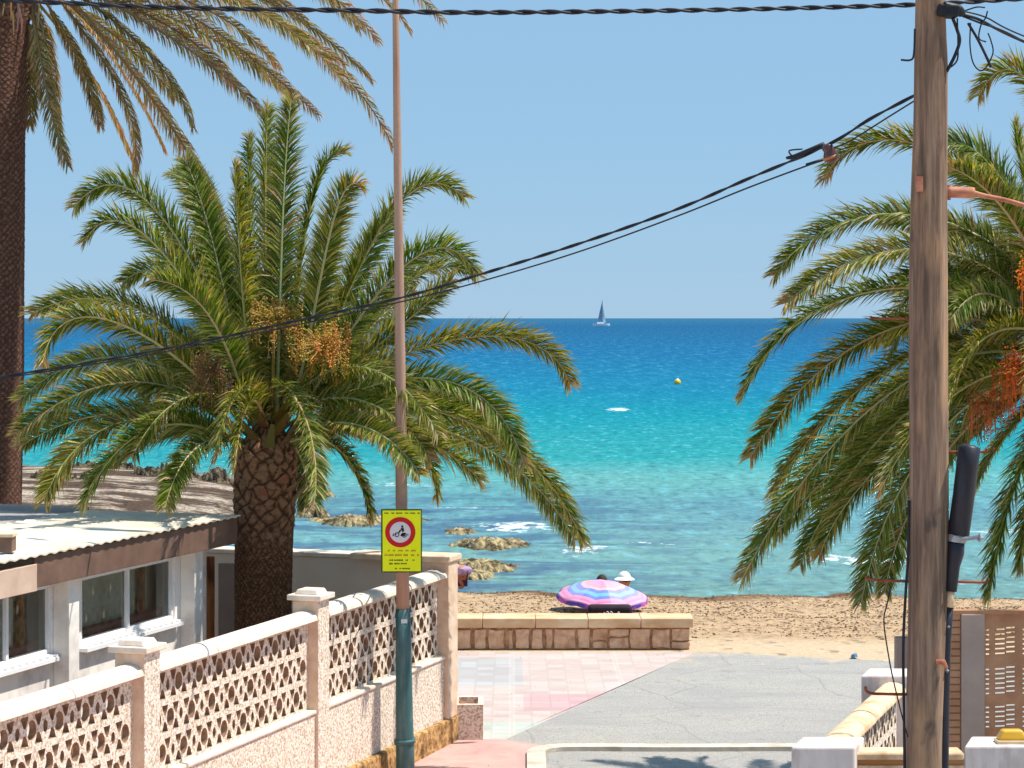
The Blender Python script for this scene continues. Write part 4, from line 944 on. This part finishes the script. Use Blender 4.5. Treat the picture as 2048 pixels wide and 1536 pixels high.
# palm 2: cut by the right edge
S2 = 236
pb = thing('leafy_palm', P(2135, 1580, S2), 'leafy green palm half cut off by the right edge, behind the wooden pole', 'palm tree')
trunk(pb, [(2150,1580,132), (2150,1300,122), (2148,1050,124), (2146,900,136), (2142,780,126), (2138,720,60)], S2, M['trunk'], .034, .020, 1000, 2, 38)
stubs(pb, P(2142, 790, S2), 22, .25, .34, (.16,.13,.03), 9, -.05, .3)
F2 = [([(2145,700),(2180,280),(2040,20),(1957,192)], .3), ([(2130,700),(2080,330),(1740,170),(1648,358)], .2), ([(2130,700),(2060,420),(1700,330),(1548,552)], .7), ([(2120,700),(2000,460),(1760,440),(1572,606)], -.3),
 ([(2120,700),(1960,520),(1600,520),(1484,790)], -.7), ([(2120,710),(1920,560),(1660,640),(1500,915)], .6), ([(2120,720),(1940,600),(1680,740),(1548,985)], -.2), ([(2120,730),(1900,620),(1640,850),(1484,1158)], -.9),
 ([(2120,740),(1920,680),(1700,880),(1600,1130)], .6), ([(2120,750),(1980,720),(1780,900),(1722,1205)], -.4), ([(2120,740),(1940,700),(1720,860),(1545,1075)], 1.3), ([(2120,760),(2000,740),(1800,960),(1770,1185)], .8),
 ([(2140,700),(2010,600),(1910,680),(1893,835)], -1.4), ([(2140,780),(2080,820),(2010,980),(1978,1195)], -.6), ([(2150,790),(2110,850),(2060,980),(2042,1135)], .6), ([(2130,700),(2060,520),(1970,430),(1890,480)], 1.2),
 ([(2130,700),(2070,420),(1960,250),(1880,290)], -.4), ([(2140,700),(2090,520),(2050,380),(2030,250)], .9), ([(2120,750),(2000,800),(1900,880),(1860,1010)], 1.2), ([(2130,700),(2080,480),(1980,360),(1900,335)], -1.0),
 ([(2120,720),(2010,580),(1850,600),(1740,690)], 1.5), ([(2120,730),(1990,640),(1820,740),(1700,880)], 1.4), ([(2120,760),(2000,700),(1860,780),(1760,980)], -1.3), ([(2130,700),(2040,560),(1900,520),(1800,560)], .3),
 ([(2150,700),(2140,450),(2120,300),(2080,200)], -.8), ([(2160,720),(2260,500),(2400,420),(2500,600)], .3), ([(2160,740),(2300,640),(2450,700),(2560,900)], -.4), ([(2120,770),(2040,820),(1980,900),(1950,980)], 1.0),
 ([(2125,720),(2000,560),(1950,560),(1900,640)], -1.0), ([(2120,760),(1960,720),(1680,960),(1640,1110)], -.2), ([(2120,745),(1930,690),(1740,880),(1660,1050)], 1.0), ([(2120,700),(2020,470),(1900,440),(1760,440)], 1.4)]
for i, (c, dd) in enumerate(F2):
    L = (Vector((*c[3], 0))-Vector((*c[0], 0))).length
    frond(pb, ctl(c, S2, dd), (.28 if L > 330 else .24), GREEN if i % 3 else GREEN2, TIP, n=int(180+L*.52), droop=.34, dry=.14, seed=100+i, wid=.0125, ang=54)
inner(pb, P(2135, 740, S2), 14, 5)
fruit(pb, P(2120, 700, S2), P(2040, 545, S2)-Vector((0,.8,0)), 80, .22, (.85,.27,.02), 11, .35)
fruit(pb, P(2120, 760, S2), P(1995, 735, S2)-Vector((0,.9,0)), 80, .25, (.60,.13,.02), 12, .35)
fruit(pb, P(2120, 780, S2), P(1935, 800, S2)-Vector((0,.7,0)), 40, .22, (.45,.14,.04), 13, .3)
# palm 3: tall palm at the left edge with its skirt of browning fronds
S3 = 190
pc3 = thing('tall_palm', P(-8, 1396, S3), 'tall old palm at the left edge with a dark trunk and drooping browning fronds', 'palm tree')
trunk(pc3, [(-16,1400,122), (-14,1100,114), (-8,800,112), (-6,500,112), (-4,200,112), (-2,60,120), (0,-40,150), (2,-90,90)], S3, M['trunk_old'], .034, .022, 20, 3, 26)
OL = (.19, .155, .04); OL2 = (.23, .165, .065); TB = (.42,.28,.15)
F3 = [([(60,-10),(80,100),(95,230),(136,332)], -.3, 0), ([(90,-40),(190,100),(290,200),(270,350)], .3, 1), ([(100,-50),(260,130),(400,300),(478,525)], -1.0, 2), ([(90,-50),(250,40),(360,150),(386,255)], .5, 0), ([(90,-60),(300,40),(430,120),(528,228)], -.2, 1),
 ([(100,-70),(380,-10),(500,110),(637,230)], .7, 1), ([(100,-80),(470,-60),(700,100),(787,296)], -.6, 0), ([(110,-90),(430,-90),(620,30),(744,160)], .4, 0), ([(120,-110),(500,-160),(680,-20),(757,84)], -.2, 0),
 ([(50,10),(60,60),(62,140),(60,250)], .3, 0), ([(120,-120),(560,-240),(780,-80),(885,42)], .5, 0), ([(70,0),(150,90),(210,180),(262,312)], .9, 1), ([(80,-20),(180,20),(300,120),(350,200)], 1.2, 1), ([(40,-60),(-40,100),(-120,160),(-140,300)], -.6, 0),
 ([(80,-30),(220,60),(340,220),(440,420)], .8, 2), ([(100,-60),(330,20),(480,90),(590,200)], 1.4, 0), ([(60,-120),(200,-400),(420,-420),(560,-260)], .2, 0), ([(40,-120),(0,-420),(-160,-500),(-340,-300)], .3, 0), ([(60,-20),(90,60),(110,160),(118,260)], .8, 1), ([(110,-80),(400,-40),(560,30),(690,130)], 1.3, 1), ([(110,-90),(420,-60),(600,40),(700,180)], -1.2, 0), ([(90,-50),(220,-10),(400,60),(470,170)], .1, 0), ([(120,-110),(480,-120),(640,-40),(720,60)], .9, 1),
 ([(100,-60),(300,-40),(480,20),(560,140)], -.8, 0), ([(120,-120),(520,-200),(740,-60),(820,60)], -.4, 0), ([(85,-30),(160,30),(240,100),(330,300)], -.8, 1), ([(75,-20),(130,60),(180,150),(200,250)], .3, 0), ([(110,-100),(360,-110),(520,-40),(610,40)], .2, 1)]
for i, (c, dd, k) in enumerate(F3):
    frond(pc3, ctl(c, S3, dd), .225, (OL, OL2, (.28,.17,.09))[k], TB, n=190, droop=(.75, .9, 1.2)[k], dry=(.38,.55,.85)[k], seed=200+i, rach=(.34,.24,.10), v_up=.05, wid=.013, ang=44, start=.14)
mb = MB(); rnd = random.Random(4); c0 = P(45, -10, S3)
for i in range(170):              # hanging fibre and old leaf stalks under the crown
    a = rnd.uniform(0, 2*math.pi); r = rnd.uniform(.12, .42); z = rnd.uniform(-.35, .4)
    p = P(10, -10, S3)+Vector((math.cos(a)*r, math.sin(a)*r, z)); q_ = p+Vector((math.cos(a)*rnd.uniform(.0, .14), math.sin(a)*.1, -rnd.uniform(.15, .45)))
    c = tuple(x*rnd.uniform(.6, 1.2) for x in (.28, .19, .10)); mb.tube([p, p.lerp(q_, .5)+Vector((math.cos(a)*.03, 0, 0)), q_], [.016, .012, .004], 4, c)
mb.build('dry_leaf_stalks', M['fruit'], pc3)

# ---------------------------------------------------------------- reef rocks
def rock(x0, x1, yt, yb, z, label, seed, nm='reef_rock', dark=False):
    s = (yb-636)/CZ; D1 = F/((yb-636)/CZ); D0 = F*(CZ-z)/(yt-636)*1.0; D0 = max(D0, D1+1.2)
    ca, cb = (x0+x1)/2, 0; cx_ = (ca-1024)*((D0+D1)/2)/F; rx = (x1-x0)/2*((D0+D1)/2)/F; cy_ = (D0+D1)/2; ry = (D0-D1)/2
    mb = MB(); na, nr = 150, 30
    mb.v.append((cx_, cy_, z))
    for j in range(1, nr+1):
        for k in range(na):
            a = 2*math.pi*k/na; e = 1+.34*mnoise.noise(Vector((math.cos(a)*2.2+seed, math.sin(a)*2.2, seed)))+.16*mnoise.noise(Vector((math.cos(a)*8+seed, math.sin(a)*8, seed)))
            r = j/nr; px = cx_+rx*r*e*math.cos(a); py = cy_+ry*r*e*math.sin(a)
            zz = z*(1-r**4*1.7)+.5*z*mnoise.noise(Vector((px*1.6, py*.9, seed)))+.6*z*(.4-abs(mnoise.noise(Vector((px*4.2, py*2.6, seed)))))+.4*z*mnoise.noise(Vector((px*11, py*7, seed)))
            mb.v.append((px, py, zz))
    for k in range(na): mb.f.append((0, 1+k, 1+(k+1) % na))
    for j in range(nr-1):
        for k in range(na): mb.f.append((1+j*na+k, 1+(j+1)*na+k, 1+(j+1)*na+(k+1) % na, 1+j*na+(k+1) % na))
    return tag(mb.build(nm, M['rock'] if not dark else M['rock_dark'], smooth=False), label, 'rock', 'flat reef rocks off the beach')
rock(885, 1075, 1073, 1106, .18, 'largest flat pale reef rock in the water right of the end pillar', 1)
rock(880, 1040, 1114, 1147, .16, 'speckled reef rock closest to the beach above the crouching person', 2)
rock(590, 880, 1031, 1050, .12, 'long thin reef rock in the water behind the yellow sign', 3)
rock(575, 672, 976, 1000, .2, 'farthest small reef rock right of the leafy palm trunk', 4)
rock(880, 960, 1060, 1074, .12, 'small dark rock awash just beyond the largest flat reef rock', 11)
rock(900, 985, 1146, 1160, .10, 'narrow weedy rock at the water line nearest the crouching person', 12)
rock(40, 230, 985, 998, .62, 'dark stony ledge low on the left of the sandy point', 13, dark=True)
rock(640, 760, 1040, 1054, .16, 'dark weedy rock partly hidden by the lamp post', 14)
rock(590, 660, 1018, 1032, .16, 'small dark rock in the water just right of the leafy palm trunk', 15)
rock(380, 470, 955, 985, .45, 'dark rock ledge just left of the leafy palm trunk', 5, dark=True)
rock(60, 330, 942, 958, .35, 'long dark rock ledge at the far edge of the sandy point', 6, dark=True)
rock(230, 420, 968, 982, .55, 'low dark rock shelf across the middle of the sandy point', 7, dark=True)
# ---------------------------------------------------------------- seaweed crumbs on the sand (nobody could count them)
mb = MB(); rnd = random.Random(3)
for i in range(11000):
    y = 28.3+(rnd.random()**.9)*12.2; x = rnd.uniform(-.16, .25)*y
    if mnoise.noise(Vector((x*.5, y*.8, 4))) < rnd.uniform(-.55, .3): continue
    z = land(x, y)
    if z < .02: continue
    r = rnd.uniform(.007, .032); a = rnd.uniform(0, 6.28); p = Vector((x, y, z+.004))
    u = Vector((math.cos(a), math.sin(a), 0))*r; w_ = Vector((-math.sin(a), math.cos(a), 0))*r*rnd.uniform(.3, .8)
    mb.prism([p-u, p-w_, p+u, p+w_], [p-u*.3+UP*r*.4, p-w_*.3+UP*r*.5, p+u*.3+UP*r*.3, p+w_*.3+UP*r*.5])
tag(mb.build('seaweed_litter', M['weed']), 'dry brown seaweed litter scattered over the sand', 'seaweed', kind='stuff')

# ---------------------------------------------------------------- people and parasol
def skin_body(name, joints, edges, m, parent, sub=2):
    me = bpy.data.meshes.new(name); me.from_pydata([j[0] for j in joints], edges, []); o = link(name, me, m, parent)
    sk = o.modifiers.new('skin', 'SKIN'); 
    for i, j in enumerate(joints):
        v = me.skin_vertices[0].data[i] if me.skin_vertices else None
        if v: v.radius = (j[1], j[1] if len(j) < 3 else j[2]); v.use_root = (i == 0)
    sb_ = o.modifiers.new('sub', 'SUBSURF'); sb_.levels = sub; sb_.render_levels = sub
    return o
def add_skin_layer(me):
    if not me.skin_vertices:
        bm = bmesh.new(); bm.from_mesh(me); bm.verts.layers.skin.verify(); bm.to_mesh(me); bm.free()
def body(name, joints, edges, m, parent):
    me = bpy.data.meshes.new(name); me.from_pydata([tuple(j[0]) for j in joints], edges, []); add_skin_layer(me)
    for i, j in enumerate(joints):
        v = me.skin_vertices[0].data[i]; v.radius = (j[1], j[1]); v.use_root = (i == 0)
    o = link(name, me, m, parent); o.modifiers.new('skin', 'SKIN').use_smooth_shade = True
    s = o.modifiers.new('sub', 'SUBSURF'); s.levels = 1; s.render_levels = 3
    return o
def ell(c, rx, ry, rz, nm, m, parent, zmin=-1, n=16, k=10):
    mb = MB()
    for i in range(k+1):
        ph = -math.pi/2+math.pi*i/k; sz = max(zmin, math.sin(ph)); cs = math.cos(math.asin(max(-1, min(1, sz)))) if sz == zmin and i == 0 else math.cos(ph)
        for j in range(n):
            a = 2*math.pi*j/n; mb.v.append(Vector(c)+Vector((rx*cs*math.cos(a), ry*cs*math.sin(a), rz*sz)))
    for i in range(k):
        for j in range(n): mb.f.append((i*n+j, i*n+(j+1) % n, (i+1)*n+(j+1) % n, (i+1)*n+j))
    return mb.build(nm, m, parent, True)
def seated(loc, rot, label, top, hatm, scale=1.0):
    """low seated figure, knees up, facing local -Y"""
    ro = thing('person', loc, label, 'person'); ca, sa = math.cos(rot), math.sin(rot)
    def T_(x, y, z): return Vector(loc)+Vector((x*ca-y*sa, x*sa+y*ca, z))*scale
    J = [(T_(0,0,.10),.13), (T_(0,.03,.28),.12), (T_(0,.05,.46),.13), (T_(0,.04,.56),.06), (T_(0,.02,.63),.06), (T_(0,-.01,.74),.115), (T_(0,-.01,.83),.10),
         (T_(.17,.03,.50),.05), (T_(.22,-.06,.30),.038), (T_(.17,-.24,.30),.03), (T_(.15,-.30,.33),.03),
         (T_(-.17,.03,.50),.05), (T_(-.22,-.06,.30),.038), (T_(-.17,-.24,.30),.03), (T_(-.15,-.30,.33),.03),
         (T_(.10,-.10,.12),.085), (T_(.13,-.42,.36),.06), (T_(.13,-.62,.06),.04), (T_(.13,-.76,.04),.03),
         (T_(-.10,-.10,.12),.085), (T_(-.13,-.42,.36),.06), (T_(-.13,-.62,.06),.04), (T_(-.13,-.76,.04),.03)]
    E = [(0,1),(1,2),(2,3),(3,4),(4,5),(5,6),(2,7),(7,8),(8,9),(9,10),(2,11),(11,12),(12,13),(13,14),(0,15),(15,16),(16,17),(17,18),(0,19),(19,20),(20,21),(21,22)]
    body('body', J, E, M['skin'], ro)
    J2 = [(T_(0,0,.14),.15), (T_(0,.03,.28),.137), (T_(0,.05,.46),.148), (T_(0,.045,.53),.08), (T_(.17,.03,.495),.066), (T_(.205,-.03,.38),.052), (T_(-.17,.03,.495),.066), (T_(-.205,-.03,.38),.052)]
    body('shirt', J2, [(0,1),(1,2),(2,3),(2,4),(4,5),(2,6),(6,7)], top, ro)
    if hatm == 'hat':
        h_ = ell(T_(0,.01,.80), .105*scale, .115*scale, .10*scale, 'hat', M['hat'], ro, -.15)
        mb = MB(); c = T_(0,0,.80); n_ = 24
        mb.prism([c+Vector((.17*math.cos(2*math.pi*i/n_), .18*math.sin(2*math.pi*i/n_), -.03))*scale for i in range(n_)], [c+Vector((.10*math.cos(2*math.pi*i/n_), .11*math.sin(2*math.pi*i/n_), .015))*scale for i in range(n_)]); mb.build('brim', M['hat'], h_)
        mb = MB(); mb.ico(T_(0,-.105,.725), .014*scale); mb.build('nose', M['skin'], ro)
        mb = MB(); mb.box(T_(-.07,-.1,.745), Vector((.14*ca,.14*sa,0))*scale, Vector((-sa*-.02, ca*-.02, 0)), UP*.025); mb.build('sunglasses', M['sign_black'], ro)
    else:
        ell(T_(0,.025,.77), .100*scale, .105*scale, .125*scale, 'hair', M['hair'], ro)
    return ro
gu = P(1205, 1230, 124); gz = land(gu.x, gu.y)
pA = P(1249, 1150, 122); seated(Vector((pA.x, pA.y, pA.z-.84)), R(15), 'person in a white sun hat, dark glasses and white shirt sitting behind the striped parasol', M['shirt_white'], 'hat')
pB = P(1204, 1154, 119); seated(Vector((pB.x, pB.y, pB.z-.80)), R(170), 'dark haired person in a teal top sitting behind the striped parasol', M['shirt_teal'], 'hair', .95)
# crouching person in lavender at the water's edge
c0 = G(931, 1176, .12); ro = thing('person', c0, 'person in a loose lavender top crouching at the water line next to the end pillar', 'person'); s_ = 1.0
C = lambda x, y, z: c0+Vector((x, y, z))*.78
J = [(C(0,0,.25),.13), (C(-.03,-.02,.40),.13), (C(-.10,-.05,.50),.11), (C(-.17,-.09,.50),.05), (C(-.22,-.12,.46),.085), (C(-.26,-.13,.40),.06),
     (C(-.10,.10,.46),.045), (C(-.18,.10,.24),.035), (C(-.24,.04,.06),.028), (C(-.10,-.20,.44),.045), (C(-.20,-.22,.22),.035), (C(-.26,-.18,.05),.028),
     (C(-.05,.10,.22),.08), (C(-.22,.14,.30),.055), (C(-.06,.14,.05),.04), (C(-.18,.15,.03),.03), (C(-.05,-.12,.22),.08), (C(-.20,-.16,.32),.055), (C(-.04,-.14,.05),.04), (C(-.16,-.16,.03),.03)]
body('body', J, [(0,1),(1,2),(2,3),(3,4),(4,5),(2,6),(6,7),(7,8),(2,9),(9,10),(10,11),(0,12),(12,13),(13,14),(14,15),(0,16),(16,17),(17,18),(18,19)], M['skin'], ro)
body('top', [(C(.03,0,.27),.135), (C(-.02,-.02,.39),.165), (C(-.11,-.05,.48),.13), (C(-.10,.10,.45),.07), (C(-.16,.11,.32),.055), (C(-.10,-.20,.43),.07), (C(-.17,-.21,.3),.055)], [(0,1),(1,2),(2,3),(3,4),(2,5),(5,6)], M['lavender'], ro)
ell(C(-.225,-.115,.475), .085, .085, .085, 'hair', M['lavender'], ro)['label'] = 'lavender head scarf'
body('shorts', [(C(.03,0,.21),.125), (C(-.05,.09,.22),.085), (C(-.16,.13,.28),.065), (C(-.05,-.10,.22),.085), (C(-.15,-.15,.29),.065)], [(0,1),(1,2),(0,3),(3,4)], M['shorts'], ro)
# parasol: wide shallow canopy tilted to the sun
uc = P(1206, 1161, 128); par = thing('beach_parasol', uc-UP*.5, 'wide pink, blue and purple striped beach parasol standing low on the sand', 'parasol')
me = bpy.data.meshes.new('canopy'); V = [(0, 0, 0)]; Fc = []; NR, NA = 12, 64; RR = .72
for j in range(1, NR+1):
    for k in range(NA):
        a = 2*math.pi*k/NA; r = RR*j/NR; sc_ = 1-.045*(j/NR)*(1-abs(math.cos(4*a)))
        V.append((r*sc_*math.cos(a), r*sc_*math.sin(a), -.24*(j/NR)**1.7-.030*(j/NR)*(1-abs(math.cos(4*a)))+.014*(j/NR)*mnoise.noise(Vector((r*math.cos(a)*5, r*math.sin(a)*5, 1)))))
for k in range(NA): Fc.append((0, 1+k, 1+(k+1) % NA))
for j in range(NR-1):
    for k in range(NA): Fc.append((1+j*NA+k, 1+(j+1)*NA+k, 1+(j+1)*NA+(k+1) % NA, 1+j*NA+(k+1) % NA))
me.from_pydata(V, [], Fc); o = link('canopy', me, M['parasol'], None, True); o.modifiers.new('s', 'SOLIDIFY').thickness = .004
par_rot = (R(6), R(2), R(10)); o.parent = par; o.location = (0, 0, .5); o.rotation_euler = par_rot
me = bpy.data.meshes.new('valance'); V = []; Fc = []
for k in range(NA):
    a = 2*math.pi*k/NA; sc_ = 1-.045*(1-abs(math.cos(4*a))); z = -.24-.030*(1-abs(math.cos(4*a)))
    V += [(RR*sc_*math.cos(a), RR*sc_*math.sin(a), z), (RR*sc_*1.005*math.cos(a), RR*sc_*1.005*math.sin(a), z-.05-.014*abs(math.sin(8*a)))]
for k in range(NA): Fc.append((2*k, 2*k+1, 2*((k+1) % NA)+1, 2*((k+1) % NA)))
me.from_pydata(V, [], Fc); v_ = link('valance', me, mat2('valance_cloth', lin(96,70,170), lin(214,90,190), 3, .8, .45, .55, 0), None, True); v_.parent = par; v_.location = (0, 0, .5); v_.rotation_euler = par_rot
mb = MB(); mb.tube([uc, uc-UP*(uc.z-gz+.1)+Vector((.0,.12,0))], .014, 8); mb.build('parasol_pole', M['sign_white'], par, True)
for k in range(8):
    a = math.pi*k/4; c_, s2 = math.cos(a), math.sin(a); mb = MB(); mb.tube([Vector((.02*c_, .02*s2, -.012)), Vector((.4*c_, .4*s2, -.105)), Vector((.70*c_, .70*s2, -.242))], .004, 5)
    o = mb.build('rib', M['steel'], None); o.parent = par; o.location = (0, 0, .5); o.rotation_euler = par_rot
# black bag with pale squiggles under the parasol
b0 = P(1176, 1240, 134); b0.z = land(b0.x, b0.y); bg_ = thing('beach_bag', b0, 'black beach bag with white squiggle pattern lying under the striped parasol', 'bag')
mb = MB(); hh = P(0, 1211, 134).z-b0.z; mb.box(b0, (.66, 0, 0), (0, .22, 0), UP*hh); bevel(mb.build('bag_body', M['bag'], bg_), .06, 4)
mb = MB(); rnd = random.Random(2)
for i in range(7):
    x = .14+i*.05; pts_ = [b0+Vector((x+.028*k+rnd.uniform(-.01,.01), -.006, hh-.085-.03*(k % 2)-rnd.uniform(0,.05))) for k in range(4)]; mb.tube(cr(pts_, 3), .006, 4)
mb.build('squiggle_print', M['sign_white'], bg_)

# ---------------------------------------------------------------- out at sea
sb0 = P(1202, 652, 3.2*1.0); sb0.y = F/3.2; k_ = 1/3.2
boat = thing('sailing_boat', Vector((sb0.x, sb0.y, 0)), 'distant white sailing boat with grey sails on the horizon', 'sailing boat')
B = Vector((sb0.x, sb0.y, 0))
mb = MB(); sec = []
for i, (x, w_, d) in enumerate(((-5.2, .9, .5), (-3, 1.5, .2), (0, 1.7, .1), (3, 1.2, .2), (5.6, .1, .6))):
    sec.append([B+Vector((x, -w_, 1.4+d*.4)), B+Vector((x, -w_*.6, -.2)), B+Vector((x, w_*.6, -.2)), B+Vector((x, w_, 1.4+d*.4))])
for i in range(4): mb.prism(sec[i], sec[i+1])
mb.build('hull', M['hull'], boat)
mb = MB(); mb.box(B+Vector((-2.5, -1, 1.45)), (4.5, 0, 0), (0, 2, 0), UP*.8); bevel(mb.build('cabin', M['hull'], boat), .2)
mb = MB(); mb.tube([B+Vector((.6, 0, 1.4)), B+Vector((.9, 0, 16.2))], .12, 6); mb.build('mast', M['steel'], boat)
mb = MB(); a_ = [B+Vector((.5, .05, 3)), B+Vector((-2.0, 1.2, 3.3)), B+Vector((-1.0, 1.0, 8)), B+Vector((.8, .1, 15.8))]
mb.prism(a_, [p+Vector((0, .05, 0)) for p in a_]); mb.build('mainsail', M['sail'], boat)
mb = MB(); a_ = [B+Vector((.9, -.05, 14)), B+Vector((3.0, 0, 2.2)), B+Vector((1.4, .9, 2.6)), B+Vector((.6, .7, 7))]
mb.prism(a_, [p+Vector((0, .05, 0)) for p in a_]); mb.build('foresail', M['hull'], boat)
D = 4400*5/132.; bc = Vector(((1355-1024)*D/F, D, .12)); bu = thing('marker_buoy', bc, 'small yellow round marker buoy floating in the blue bay', 'buoy')
ell(bc, .26, .26, .26, 'float', M['buoy'], bu)
mb = MB(); mb.tube([bc+UP*.2, bc+UP*.30], [.14, .08], 10); mb.build('cap', M['hull'], bu)
mb = MB(); rnd = random.Random(12)
for i in range(260):
    y = rnd.uniform(17.5, 26.2); x = rnd.uniform(-.15, .17)*y; r = rnd.uniform(.002, .007)
    mb.ico((x, y, 1.012), r, None, .5)
tag(mb.build('grit', M['weed']), 'fine dark grit and dry leaf crumbs on the paving and road', 'grit', kind='stuff')
# scraps lying on the pavement
def scrap(x, y, m, label, w_=.11, nm='litter_scrap'):
    p = G(x, y); mb = MB(); r = random.Random(x)
    ring = [p+Vector((w_*math.cos(a)*r.uniform(.6,1.1), w_*1.2*math.sin(a)*r.uniform(.6,1.1), .008)) for a in [i*math.pi/4 for i in range(8)]]
    mb.prism(ring, [q_+Vector((0,0,r.uniform(.012,.045)))-(q_-p)*.25 for q_ in ring]); tag(mb.build(nm, m), label, 'litter')
scrap(1708, 1315, M['blue_scrap'], 'blue plastic scrap lying where the asphalt meets the sand', .055)
